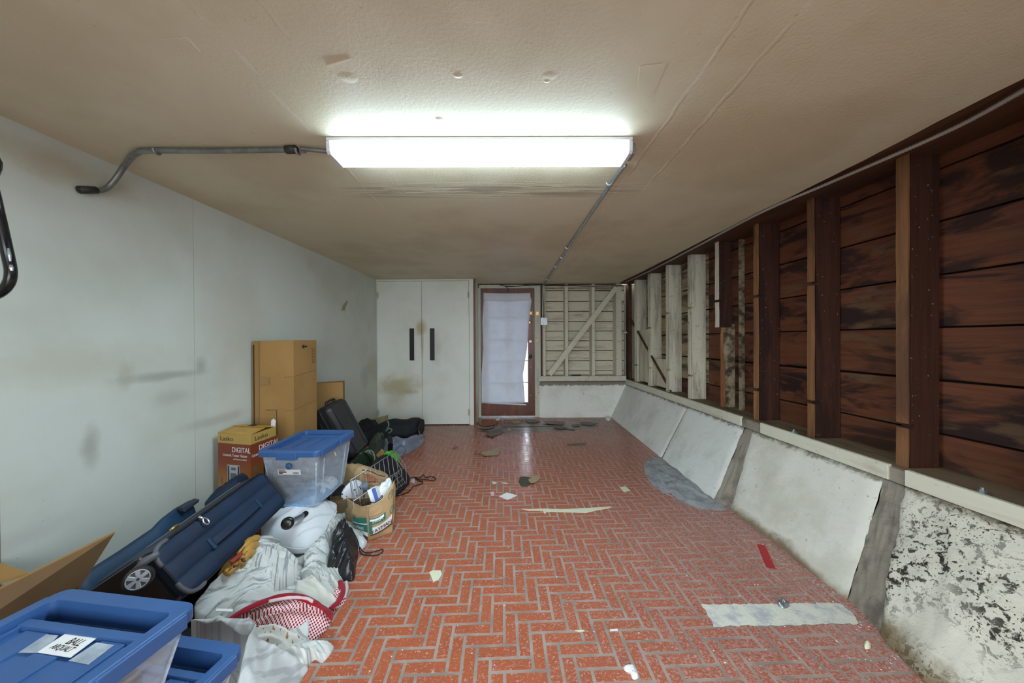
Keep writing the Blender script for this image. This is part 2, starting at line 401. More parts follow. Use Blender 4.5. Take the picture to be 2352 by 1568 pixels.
m_cpit = concrete('curb_paint_pitted', (0.66, 0.63, 0.52), (0.46, 0.41, 0.32), pits=1)
m_craw = concrete('raw_concrete', (0.30, 0.265, 0.21), (0.12, 0.10, 0.08), scale=2.2, foot=False, amt=0.9)
m_cement = concrete('grey_cement', (0.40, 0.41, 0.42), (0.17, 0.17, 0.175), scale=2.6, foot=False, amt=0.8)
m_barefloor = concrete('bare_floor', (0.74, 0.71, 0.60), (0.38, 0.40, 0.45), scale=4.0, foot=False, amt=0.85)
m_subfloor = wood('subfloor', (0.30, 0.24, 0.18), (0.09, 0.08, 0.07), 'X', 0.8, 0.24, streak=(0.30, 0.24, 0.16))
m_ledge = dirty_paint('dusty_ledge', (0.20, 0.14, 0.08), (0.07, 0.05, 0.03), 'Y', 0.8, 0.5)
m_gap = plain('dark_gap', (0.015, 0.011, 0.009), 0.9)
m_steel = plain('galvanised_steel', (0.42, 0.45, 0.46), 0.38, 0.75, 0.25, 30)
m_pipe = plain('dull_conduit', (0.27, 0.28, 0.26), 0.42, 0.6, 0.3, 20)
m_darksteel = plain('dark_coupling', (0.05, 0.05, 0.045), 0.5, 0.4)
m_black = plain('black_plastic', (0.012, 0.012, 0.013), 0.38)
m_blackpaint = plain('black_enamel', (0.010, 0.010, 0.010), 0.22)
m_brass = plain('brass', (0.55, 0.36, 0.12), 0.35, 0.9)
m_whitepl = plain('white_plastic', (0.75, 0.76, 0.74), 0.4)
m_hinge = dirty_paint('painted_hinge', (0.55, 0.54, 0.44), (0.30, 0.25, 0.15))
m_ground = plain('outdoor_paving', (0.26, 0.265, 0.27), 0.9, 0, 0.3, 4)

# ------------------------------------------------------------------ setting: floor
H = 2.17; YB = 5.457; YC = 4.98; YF = -1.4
def XL(y): return -2.06 + 0.0172 * y
def XS(y): return 1.963 - 0.0152 * y        # front of the sill on the right wall
floor = struct(build('floor', MB().box(-2.3, 2.3, YF, YB + 0.2, -0.06, -0.0012), m_grout))
W = 0.0554; ANG = math.radians(1.3); OX, OY = -0.033, 1.543
ca, sa = math.cos(ANG), math.sin(ANG)
def fl(u, v): return (OX + (u * ca - v * sa) * W, OY + (u * sa + v * ca) * W)
def clip(poly, a, b, c):     # keep a*x+b*y<=c
    out = []
    for i in range(len(poly)):
        p, q = poly[i - 1], poly[i]
        dp, dq = a * p[0] + b * p[1] - c, a * q[0] + b * q[1] - c
        if (dp <= 0) != (dq <= 0):
            s = dp / (dp - dq); out.append((p[0] + (q[0] - p[0]) * s, p[1] + (q[1] - p[1]) * s))
        if dq <= 0: out.append(q)
    return out
def inside(p, poly):
    c = False
    for i in range(len(poly)):
        a, b = poly[i - 1], poly[i]
        if (a[1] > p[1]) != (b[1] > p[1]) and p[0] < (b[0] - a[0]) * (p[1] - a[1]) / (b[1] - a[1]) + a[0]: c = not c
    return c
def fpx(lst): return [tuple(pz(x, y)[:2]) for x, y in lst]
BARE_DOOR = fpx([(1086, 978), (1100, 984), (1120, 992), (1150, 994), (1200, 994), (1260, 990), (1310, 989), (1330, 984), (1375, 982), (1372, 976), (1330, 972), (1290, 968), (1240, 970), (1200, 966), (1165, 972), (1130, 981), (1100, 977)])
BARE_RECT = fpx([(1612, 1388), (1928, 1384), (1960, 1410), (1975, 1432), (1640, 1438)])
BARE_CEM = fpx([(1481, 1062), (1500, 1050), (1530, 1058), (1590, 1100), (1650, 1150), (1668, 1172), (1600, 1166), (1540, 1140), (1500, 1115), (1482, 1085)])
JG = 0.115    # half joint in brick widths
cells = []
for a in range(-140, 141):
    for b in range(-30, 31):
        ox, oy = a + 3 * b, -a + 3 * b
        for (u0, v0, du, dv) in ((0, 0, 3, 1), (3, 0, 1, 3)):
            cxy = fl(ox + u0 + du / 2, oy + v0 + dv / 2)
            if not (-2.1 < cxy[0] < 1.78 and YF < cxy[1] < YB): continue
            poly = [fl(ox + u0 + JG, oy + v0 + JG), fl(ox + u0 + du - JG, oy + v0 + JG), fl(ox + u0 + du - JG, oy + v0 + dv - JG), fl(ox + u0 + JG, oy + v0 + dv - JG)]
            if cxy[1] > YC - 0.15: poly = clip(poly, 0, 1, YC) if cxy[0] < -0.5 else clip(poly, 0, 1, YB)
            poly = clip(poly, -1, 0.0172, 2.06)
            if len(poly) >= 3: cells.append((cxy, poly))
def brick_mesh(mb, poly):
    c = (sum(p[0] for p in poly) / len(poly), sum(p[1] for p in poly) / len(poly)); n = len(poly)
    lo = [(p[0], p[1], -0.0012) for p in poly]
    hi = []
    for p in poly:
        d = V((c[0] - p[0], c[1] - p[1])); d = d.normalized() * 0.0012 if d.length else d
        hi.append((p[0] + d.x, p[1] + d.y, 0.0))
    mb.add(lo + hi, [tuple(range(n, 2 * n))] + [(i, (i + 1) % n, n + (i + 1) % n, n + i) for i in range(n)])
def heap_edge(y): return -0.72 if y < 2.4 else -0.72 - (y - 2.4) * 0.2
def shown(c): return c[1] > 1.24 and c[0] > heap_edge(c[1]) and c[0] < 1.62 and abs(c[0] / c[1]) < 1.5
vis = sorted([c for c in cells if shown(c[0])], key=lambda c: c[0][1] + 0.15 * abs(c[0][0]))
single = set(id(c) for c in vis[:290])
rest = MB()
for c in cells:
    if id(c) in single:
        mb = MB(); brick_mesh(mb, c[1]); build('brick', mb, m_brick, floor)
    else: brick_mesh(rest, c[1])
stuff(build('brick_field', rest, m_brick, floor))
def ragged(poly, amp, step=0.02):
    out = []
    for i in range(len(poly)):
        a, b = V(poly[i]), V(poly[(i + 1) % len(poly)]); m = max(1, int((b - a).length / step))
        for k in range(m):
            p = a.lerp(b, k / m); out.append((p.x + amp * noise.noise(V((p.x * 40, p.y * 40, 1))), p.y + amp * noise.noise(V((p.x * 40, p.y * 40, 7)))))
    return out
def patch(name, poly, mat, z=0.0006, amp=0.006, step=0.02):
    poly = ragged(poly, amp, step)
    bm = bmesh.new(); vs = [bm.verts.new((x, y, z)) for x, y in poly]
    bm.faces.new(vs); bmesh.ops.triangulate(bm, faces=bm.faces)
    mb = MB(); bm.verts.index_update(); mb.add([q.co.copy() for q in bm.verts], [tuple(q.index for q in f.verts) for f in bm.faces]); bm.free()
    return build(name, mb, mat, floor)
patch('bare_subfloor', BARE_DOOR, m_subfloor, amp=0.03, step=0.03)
for sl in ([(1100, 990), (1160, 993), (1162, 994), (1102, 991.5)], [(1150, 980), (1262, 979), (1262, 980), (1152, 981.5)], [(1290, 984), (1322, 987), (1320, 989), (1296, 986)], [(1244, 974), (1290, 971), (1292, 973), (1262, 976)], [(1096, 982), (1108, 986), (1126, 984), (1145, 976), (1128, 986), (1108, 989)]):
    patch('floor_crack', fpx(sl), m_gap, z=0.0012, amp=0.004)
patch('bare_concrete', BARE_RECT, m_barefloor, amp=0.010, step=0.015)
cem = drape(smooth_path([V((x, y, 0.0)) for x, y in BARE_CEM], 2, True), 0.006, 0.009, 14, 0.5, 3.0, rings=16, k=2, aniso=1.5)
build('cement_smear', cem, m_cement, floor, smooth=True)
# ------------------------------------------------------------------ ceiling
def XCE(y): return 1.826 - 0.0098 * y + 0.012 * noise.noise(V((y * 3.1, 0.3, 0))) + 0.006 * noise.noise(V((y * 11.0, 1.3, 0)))
ys = [YF + i * (YB + 0.15 - YF) / 90 for i in range(91)]
cp = [(-2.25, YF, H), ] + [(XCE(y), y, H) for y in ys] + [(2.3, YB + 0.16, H), (2.3, YB + 0.5, H), (-2.25, YB + 0.5, H)]
ceiling = struct(build('ceiling', MB().prism(cp, (0, 0, 0.014)), m_ceil))
def blister(px, py, rx, ry, h, name='plaster_blister'):
    c = pz(px, py, H); mb = MB()
    def fn(u, v):
        a = u * 2 * PI; r = v
        return (c.x + math.cos(a) * rx * r, c.y + math.sin(a) * ry * r, H + 0.0005 - h * (math.cos(r * PI) * 0.5 + 0.5))
    mb.grid(fn, 16, 5); build(name, mb, m_ceil, ceiling, smooth=True)
blister(1052, 174, 0.022, 0.016, 0.004); blister(1256, 186, 0.016, 0.012, 0.004); blister(1262, 174, 0.04, 0.03, 0.0025); blister(800, 178, 0.05, 0.035, 0.003); blister(1008, 274, 0.03, 0.022, 0.004)
for (a, b, w_) in (((750, 150), (806, 134), 0.002),):
    p, q = pz(*a, H), pz(*b, H); d = (q - p).normalized(); s = V((-d.y, d.x, 0)) * w_
    build('paint_curl', MB().add([p, q, q + s * .4 + V((0, 0, -0.003)), p + s + V((0, 0, -0.005))], [(0, 1, 2, 3)]), m_ceil, ceiling, solid=0.001)
for (a, b, c_, d_) in (((1470, 152), (1532, 145), (1500, 220), (1462, 214)), ((368, 90), (430, 86), (460, 118), (395, 122))):
    q = [pz(*k_, H + 0.0002) for k_ in (a, b, c_, d_)]
    build('old_patch', MB().prism(q, (0, 0, -0.0012)), m_ceil, ceiling, bevel=0.0008)
# ------------------------------------------------------------------ left wall in three sheets with open joints
wl = struct(build('wall_left', MB().hexa([(XL(YF) - 0.25, YF, 0), (XL(YF) - 0.014, YF, 0), (XL(YB) - 0.014, YB + 0.2, 0), (XL(YB) - 0.25, YB + 0.2, 0),
    (XL(YF) - 0.25, YF, H), (XL(YF) - 0.014, YF, H), (XL(YB) - 0.014, YB + 0.2, H), (XL(YB) - 0.25, YB + 0.2, H)]), m_gap))
yj = [YF, 0.14, 1.345, 2.159, 3.39, YC + 0.3]
for i in range(5):
    a, b = yj[i] + (0.0012 if i else 0), yj[i + 1] - 0.0012
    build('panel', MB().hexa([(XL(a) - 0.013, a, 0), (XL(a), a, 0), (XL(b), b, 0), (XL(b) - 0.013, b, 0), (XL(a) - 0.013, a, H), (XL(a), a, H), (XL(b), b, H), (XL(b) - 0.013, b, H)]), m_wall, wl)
# front wall behind the camera, with an added opening sized for the daylight
wf = MB(); wf.box(-2.3, -1.15, YF - 0.15, YF, 0, H); wf.box(1.15, 2.5, YF - 0.15, YF, 0, H); wf.box(-1.15, 1.15, YF - 0.15, YF, 2.02, H)
struct(build('wall_front', wf, m_wall))
struct(build('ground', MB().box(-12, 12, -16, YF - 0.0, -0.12, -0.062).box(-8, 8, YB + 0.2, 18, -0.12, -0.02), m_ground))
# ------------------------------------------------------------------ right wall: planks, studs, plates, sill, battered concrete curb
def XST(y): return 2.03 - 0.0152 * y         # face of the studs
wr = struct(build('wall_right', MB().hexa([(XST(YF) + 0.21, YF, 0), (XST(YF) + 0.4, YF, 0), (XST(YB) + 0.4, YB + 0.4, 0), (XST(YB) + 0.21, YB + 0.4, 0),
    (XST(YF) + 0.21, YF, 2.3), (XST(YF) + 0.4, YF, 2.3), (XST(YB) + 0.4, YB + 0.4, 2.3), (XST(YB) + 0.21, YB + 0.4, 2.3)]), m_gap))
def skew(mb, y0, y1, z0, z1, d0, d1, bow=0.0):   # board along the right wall: offsets d from the stud face
    return mb.hexa([(XST(y0) + d0, y0, z0), (XST(y0) + d1, y0, z0), (XST(y1) + d1, y1, z0 + bow), (XST(y1) + d0, y1, z0 + bow),
                    (XST(y0) + d0, y0, z1), (XST(y0) + d1, y0, z1), (XST(y1) + d1, y1, z1 + bow), (XST(y1) + d0, y1, z1 + bow)])
zj = [0.60, 0.775, 1.045, 1.312, 1.578, 1.85, 2.115, 2.30]
for i in range(7):
    for (y0, y1) in ((YF, 0.9 + 0.2 * (i % 2)), (0.904 + 0.2 * (i % 2), 3.60)):
        mb = MB(); skew(mb, y0, y1, zj[i] + 0.005, zj[i + 1] - 0.005, 0.17 + random.uniform(-.004, .006), 0.20, random.uniform(-.006, .006)); build('plank', mb, m_plank, wr, bevel=0.003)
    mb = MB(); skew(mb, 3.604, YB + 0.3, zj[i] + 0.006, zj[i + 1] - 0.006, 0.17 + random.uniform(-.004, .006), 0.20); build('plank', mb, m_dirtyplank if i > 0 else m_plank, wr, bevel=0.003)
# the plate the studs run up to, seen edge-on past the torn edge of the ceiling
mb = MB(); mb.hexa([(1.70, YF, H + 0.010), (2.3, YF, H + 0.010), (2.2, YB + .1, H + 0.010), (1.65, YB + .1, H + 0.010), (1.70, YF, H + 0.08), (2.3, YF, H + 0.08), (2.2, YB + .1, H + 0.08), (1.65, YB + .1, H + 0.08)])
build('top_plate', mb, m_plate, wr)
def stud(y, white, z0=0.60, z1=H + 0.012, th=0.048, dp=0.165, notches=(), mside=None, mface=None):
    """thickness along the wall th (y .. y+th), faces the room with a paler edge"""
    ms = mside or (m_white_stud if white else m_stud); mf = mface or (m_white_stud if white else m_studface)
    mb = MB(); cuts = sorted(notches)
    zs = [z0] + [q for c in cuts for q in (c - 0.012, c + 0.012)] + [z1]
    for i in range(len(zs) - 1):
        d = 0.018 if i % 2 else 0.0
        skew(mb, y, y + th, zs[i], zs[i + 1], d + 0.006, dp)
    o = build('stud', mb, ms, wr)
    fm = MB()
    for i in range(len(zs) - 1):
        if i % 2: continue
        n_ = max(2, int((zs[i + 1] - zs[i]) / 0.12)); a, b = zs[i], zs[i + 1]
        pts = []
        def fn(u, v):
            z = a + (b - a) * v; j = noise.noise(V((y * 3, z * 6, u * 2)))
            yy = y + th * u + (0.004 * j if u in (0, 1) else 0)
            return (XST(yy) + 0.003 * noise.noise(V((z * 9, y, u * 5))), yy, z)
        fm.grid(fn, 2, n_)
    build('stud_edge', fm, mf, o, solid=-0.008)
    return o
def stud_y(px): return px_(px, 700, 2.0).y
S_I, S_H, S_G = stud_y(2087), stud_y(1873), stud_y(1746)
stud(S_I, False, notches=(0.815,), dp=0.15, th=0.052); stud(S_H, False, notches=(0.84, 1.62)); stud(S_G, False, notches=(0.85, 1.60))
stud(1.19, False, dp=0.15); stud(0.71, False); stud(0.22, False); stud(-0.3, False); stud(-0.8, False)
# the sawn-off stud and the splintered piece below it
S_F = stud_y(1656)
stud(S_F, False, z0=1.37, notches=(1.62,), dp=0.12, mface=m_white_stud)
mb = MB()
def sp(u, v):
    z = 0.61 + 0.80 * v; w_ = 0.028 + 0.016 * math.sin(v * 5 + 0.6) + 0.006 * noise.noise(V((v * 14, 2, 0)))
    return (XST(S_F) + 0.05 + 0.008 * noise.noise(V((v * 9, 5, u * 3))), S_F + 0.03 - w_ * (1 - u), z)
mb.grid(sp, 3, 22); build('splintered_stud', mb, m_split, wr, solid=-0.02)
mb = MB(); skew(mb, S_F + 0.03, S_F + 0.055, 0.60, 1.40, 0.055, 0.17); build('stud', mb, m_dirtyplank, wr)
mb = MB(); skew(mb, S_F - 0.10, S_F - 0.08, 0.60, H, 0.13, 0.172); build('batten', mb, m_dirtyplank, wr)
for px, nt in ((1592, (0.86, 1.60)), (1541, (0.88, 1.58)), (1499, (0.86, 1.42)), (1468, (0.86,)), (1444, ())):
    stud(stud_y(px), True, notches=nt)
# let-in diagonal brace behind the white studs
y0, y1 = stud_y(1541), stud_y(1444)
mb = MB(); a = V((XST(y0) + 0.012, y0, 0.63)); b = V((XST(y1) + 0.012, y1, 1.72)); up = V((0, 0.03, 0.035))
mb.hexa([a - up, a - up + V((0.022, 0, 0)), b - up + V((0.022, 0, 0)), b - up, a + up, a + up + V((0.022, 0, 0)), b + up + V((0.022, 0, 0)), b + up])
build('diagonal_brace', mb, m_plate, wr)
# white board panels between far studs (they back the brace)
for (pa, pb, z0, z1) in ((1499, 1470, 0.63, 1.40), (1543, 1500, 0.63, 1.00)):
    ya, yb = stud_y(pa), stud_y(pb); mb = MB(); skew(mb, ya + 0.05, yb, z0, z1, 0.035, 0.05); build('infill_board', mb, m_white_stud, wr)
# lath nails: bits of lath left in the notches
# sill: a dusty plate on top of the curb, and painted fascia boards along its front
mb = MB()
def led(y0, y1): mb.hexa([(XS(y0) + 0.02, y0, 0.535), (XST(y0) + 0.22, y0, 0.535), (XST(y1) + 0.22, y1, 0.535), (XS(y1) + 0.02, y1, 0.535), (XS(y0) + 0.02, y0, 0.605), (XST(y0) + 0.22, y0, 0.605), (XST(y1) + 0.22, y1, 0.605), (XS(y1) + 0.02, y1, 0.605)])
led(YF, YB + 0.1); build('sill_plate', mb, m_ledge, wr)
def fascia(p0, p1, mat=None):
    y0 = px_(p0, 950, XS(3)).y if not isinstance(p0, float) else p0; y1 = px_(p1, 950, XS(3)).y if not isinstance(p1, float) else p1
    a, b = min(y0, y1), max(y0, y1); mb = MB(); n_ = max(2, int((b - a) / 0.08))
    def ring(i):
        y = a + (b - a) * i / n_; j = 0.003 * noise.noise(V((y * 8, 1, 0)))
        return [(XS(y) + j, y, 0.532 + 0.5 * j), (XS(y) + 0.022, y, 0.532), (XS(y) + 0.022, y, 0.612), (XS(y) + j, y, 0.611 + j)]
    vs = [q for i in range(n_ + 1) for q in ring(i)]; fs = [(0, 1, 2, 3), tuple(n_ * 4 + k for k in (3, 2, 1, 0))]
    for i in range(n_):
        for k in range(4): fs.append((i * 4 + k, i * 4 + (k + 1) % 4, (i + 1) * 4 + (k + 1) % 4, (i + 1) * 4 + k))
    mb.add(vs, fs); return build('sill_board', mb, mat or m_cream, wr, bevel=0.003)
Y_A = px_(1572, 950, 1.91).y; Y_B = px_(1698, 950, 1.91).y; Y_C = px_(1744, 950, 1.92).y; Y_D = px_(2038, 950, 1.935).y; Y_E = px_(2076, 950, 1.935).y
fascia(Y_A + 0.004, YB - 0.0); fascia(Y_B, Y_A - 0.004); fascia(Y_D, Y_C); fascia(YF, Y_E)
for (a, b) in ((Y_C, Y_B), (Y_E, Y_D)):
    mb = MB(); mb.box(XS(a) + 0.008, XS(a) + 0.03, a, b, 0.53, 0.60); build('sill_gap', mb, m_craw, wr)
# anchor bolts with washers
for px, py in ((1820, 978), (2243, 1110)):
    c = px_(px, py, XS(2) + 0.03); c = V((XS(c.y) + 0.045, c.y, 0.605)); mb = MB()
    mb.lathe([(0.022, 0), (0.022, 0.004)], 16, Matrix.Translation(c)); mb.lathe([(0.0125, 0.004), (0.0125, 0.014)], 6, Matrix.Translation(c)); mb.lathe([(0.006, 0.014), (0.006, 0.024)], 10, Matrix.Translation(c))
    build('anchor_bolt', mb, m_steel, wr)
# curb sections; base and top lines read from the floor line
BASE = [(YF, 1.52), (1.22, 1.517), (1.594, 1.614), (1.98, 1.628), (2.454, 1.612), (2.59, 1.581), (3.55, 1.60), (4.3, 1.615), (YB, 1.63)]
def xb(y):
    for (a, xa), (b, xb_) in zip(BASE, BASE[1:]):
        if a <= y <= b: return xa + (xb_ - xa) * (y - a) / (b - a)
    return BASE[-1][1]
def curb(yb0, yb1, yt0, yt1, mat, back=0.0, amp=0.006, res=0.03, fs=5, round_=0.02, name='curb_block'):
    """sloped face: bottom edge yb0..yb1, top edge yt0..yt1"""
    nu = max(4, int((yb1 - yb0) / res)); nv = 18; mb = MB()
    def fn(u, v):
        if v <= 0.9: s = v / 0.9
        else: s = 1.0
        yb = yb0 + (yb1 - yb0) * u; yt = yt0 + (yt1 - yt0) * u; y = yb + (yt - yb) * s
        x0 = xb(yb) ; x1 = XS(yt) + 0.012
        p = V((x0 + (x1 - x0) * s, y, 0.533 * s))
        nrm = V((-0.88, 0, 0.47))
        e = min(u, 1 - u) * abs(yb1 - yb0)
        edge = max(0.0, 1 - e / round_) ** 2 * 0.010 if round_ else 0
        d = amp * (noise.noise(p * fs) + 0.6 * noise.noise(p * fs * 3.3) + 0.4 * noise.noise(p * fs * 9)) - back - edge
        p += nrm * d
        if v > 0.9: p = V((x1 + 0.25 * (v - 0.9) / 0.1 + 0.0, y, 0.533))
        return p
    mb.grid(fn, nu, nv)
    return build(name, mb, mat, wr, smooth=True)
yT = lambda px, py: px_(px, py, 1.915).y
curb(3.55, YB, yT(1577, 925), YB, m_cgrey, amp=0.004)
curb(2.60, 3.545, yT(1702, 985), yT(1576, 925) - 0.004, m_cgrey, amp=0.005, back=0.004)
curb(2.44, 2.60, yT(1722, 992), yT(1702, 985), m_craw, amp=0.014, back=0.012, res=0.010, fs=13, round_=0, name='curb_raw_strip')
curb(1.60, 2.455, yT(2012, 1105), yT(1722, 992), m_cwhite, amp=0.008)
curb(1.40, 1.605, yT(2060, 1118), yT(2012, 1105), m_craw, amp=0.014, back=0.012, res=0.010, fs=13, round_=0, name='curb_raw_strip')
curb(0.55, 1.42, 0.55, yT(2058, 1118), m_cpit, amp=0.013, res=0.012, fs=7)
curb(YF, 0.545, YF, 0.545, m_cwhite, amp=0.008)
# ------------------------------------------------------------------ back wall: closet niche wall, door wall, framed corner
wb = node('wall_back', (0, YB, 0))
mb = MB(); mb.box(-2.3, -0.50, YB + 0.03, YB + 0.2, 0, H + .1); mb.box(-0.50, 0.5, YB + 0.0, YB + 0.2, 2.15, H + .1); mb.box(0.5, 2.4, YB + 0.27, YB + 0.4, 0, H + .1)
build('backing', mb, m_gap, wb)
zq = [0.575] + [py_(1330, y, YB + 0.22).z for y in (851, 828, 805, 782, 760, 738, 715, 692, 667)] + [H]
for i in range(len(zq) - 1):
    mb = MB(); mb.hexa([(0.5, YB + 0.21, zq[i] + 0.005), (2.0, YB + 0.21, zq[i] + 0.005), (2.0, YB + 0.25, zq[i] + 0.005), (0.5, YB + 0.25, zq[i] + 0.005),
                        (0.5, YB + 0.226, zq[i + 1] - 0.005), (2.0, YB + 0.226, zq[i + 1] - 0.005), (2.0, YB + 0.25, zq[i + 1] - 0.005), (0.5, YB + 0.25, zq[i + 1] - 0.005)])
    build('siding_board', mb, m_siding, wb, bevel=0.003)
def bstud(x0, x1, z0=0.665, z1=H - .004, d0=0.02, d1=0.205, name='stud', mat=None): return build(name, MB().box(x0, x1, YB + d0, YB + d1, z0, z1), mat or m_brace, wb, bevel=0.004)
bstud(0.905, 0.955); bstud(1.345, 1.395); bstud(1.745, 1.835); bstud(0.545, 0.585, 0.665)
build('stud', MB().box(0.503, 0.535, YB + 0.0, YB + 0.1, 0.665, H), m_plate, wb)
build('top_plate', MB().box(0.5, 1.84, YB + 0.008, YB + 0.205, 2.115, 2.15), m_white_stud, wb, bevel=0.004)
build('stud', MB().box(1.95, 2.0, YB + 0.02, YB + 0.16, 0.6, H), m_plate, wb)
a, b = py_(1262, 860, YB + 0.0), py_(1416, 660, YB + 0.0); d = (b - a).normalized(); s = V((-d.z, 0, d.x)) * 0.042
mb = MB(); mb.prism([a + s, b + s, b - s, a - s], (0, 0.03, 0)); o = build('diagonal_brace', mb, m_brace, wb, bevel=0.003)
build('sill_board', MB().box(0.47, 1.89, YB - 0.03, YB + 0.24, 0.585, 0.668), m_cream, wb, bevel=0.006)
mb = MB(); mb.box(1.85, 1.96, YB + 0.10, YB + 0.13, 1.36, 1.385); build('ledge', mb, m_white_stud, wb)
def bc(u, v):
    x = 0.485 + (1.90 - 0.485) * u; s = min(1, v / 0.92); z = 0.585 * s
    y = YB - 0.055 + 0.04 * s + 0.004 * noise.noise(V((x * 5, z * 5, 2))) - (0.0 if v <= 0.92 else -0.2 * (v - 0.92) / 0.08)
    if u < 0.04: y += (0.04 - u) ** 2 * 18
    return (x, y, z)
build('curb_block', MB().grid(bc, 40, 18), m_cback, wb, smooth=True)
build('curb_end', MB().box(0.478, 0.50, YB - 0.03, YB + 0.16, 0, 0.585), m_cback, wb)
bo = px_(1340, 859, 0.98); build('rag_bit', MB().box(1.0, 1.16, YB - 0.01, YB + 0.02, 0.668, 0.688), m_black, wb, bevel=0.006)
# door casing
tr = struct(build('trim_1', MB().box(0.405, 0.50, YB - 0.02, YB + 0.06, 0.0, 2.155), m_creamz, bevel=0.003))
tr2 = struct(build('trim_2', MB().box(-0.50, 0.404, YB - 0.02, YB + 0.06, 2.105, 2.155), m_creamz, bevel=0.003))
tr3 = struct(build('trim_3', MB().box(-0.512, -0.475, YB - 0.02, YB + 0.06, 0.0, 2.104), m_creamz, bevel=0.003))
build('brass_rod', MB().tube([py_(1234, 722, YB - .03), py_(1234.5, 741, YB - .03)], 0.006, 6).box(py_(1231, 716, YB).x, py_(1237, 716, YB).x, YB - 0.035, YB - 0.02, py_(1234, 724, YB).z, py_(1234, 716, YB).z), m_brass, tr)
build('latch_keeper', MB().box(0.437, 0.457, YB - 0.03, YB - 0.02, 1.21, 1.30), m_creamz, tr); build('latch_hook', MB().tube(smooth_path([py_(1230, 776, YB - .03), py_(1234, 777, YB - .03), py_(1234, 782, YB - .03), py_(1232, 784, YB - .03)], 4), 0.004, 6), m_brass, tr)
struct(build('threshold_trim', MB().box(-0.475, 0.405, YB - 0.02, YB + 0.12, 0.0, 0.022), m_steel))
# door with glass lights
dr = struct(build('door_1', MB().box(-0.472, -0.352, YB, YB + 0.04, 0.025, 2.10).box(0.292, 0.403, YB, YB + 0.04, 0.025, 2.10).box(-0.352, 0.292, YB, YB + 0.04, 1.985, 2.10).box(-0.352, 0.292, YB, YB + 0.04, 0.025, 0.245), m_doorwood))
t = NT('door_glass'); g = t.n.new('ShaderNodeBsdfTransparent'); g.inputs[0].default_value = (0.93, 0.95, 0.97, 1); gl = t.n.new('ShaderNodeBsdfGlossy'); gl.inputs['Roughness'].default_value = 0.03
ms = t.n.new('ShaderNodeMixShader'); ms.inputs[0].default_value = 0.07; t.link(g.outputs[0], ms.inputs[1]); t.link(gl.outputs[0], ms.inputs[2]); m_glass = t.done(ms.outputs[0])
zl = [0.245, 0.565, 0.92, 1.275, 1.63, 1.985]
for i in range(5):
    for (xa, xb_) in ((-0.352, -0.04), (-0.02, 0.292)):
        build('pane', MB().box(xa, xb_, YB + 0.018, YB + 0.022, zl[i] + 0.008, zl[i + 1] - 0.008), m_glass, dr)
    if i: build('muntin', MB().box(-0.352, 0.292, YB + 0.006, YB + 0.034, zl[i] - 0.010, zl[i] + 0.010), m_creamz, dr)
build('muntin', MB().box(-0.04, -0.02, YB + 0.006, YB + 0.034, 0.245, 1.985), m_creamz, dr)
def at_door(px, py, d=-0.0): return py_(px, py, YB + d)
def disc(px, py, r, l, mat, name, n=16):
    c = at_door(px, py); build(name, MB().lathe([(r * .8, 0), (r, 0.003), (r, l * .8), (r * .7, l)], n, Matrix.Translation(c) @ Matrix.Rotation(PI / 2, 4, 'X')), mat, dr, smooth=True)
disc(1217, 740, 0.026, 0.015, m_brass, 'deadbolt'); disc(1217.5, 818, 0.034, 0.05, m_darksteel, 'doorknob')
c = at_door(1219, 719); build('chain_slide', MB().box(c.x - .03, c.x + .03, YB - 0.012, YB, c.z + .012, c.z + .022).box(c.x - .03, c.x + .03, YB - 0.012, YB, c.z - .022, c.z - .012).box(c.x - .02, c.x + .01, YB - 0.02, YB, c.z - .01, c.z + .01), m_brass, dr)
c = at_door(1218, 784); build('lock_patch', MB().box(c.x - 0.04, c.x + 0.05, YB - 0.003, YB, c.z - .03, c.z + .03), m_trimwood, dr); build('strike_plate', MB().box(c.x - 0.018, c.x + 0.022, YB - 0.006, YB - .003, c.z - .017, c.z + .017), m_steel, dr)
for py in (843, 908): disc(1219, py, 0.006, 0.008, m_whitepl, 'screw_head', 8)
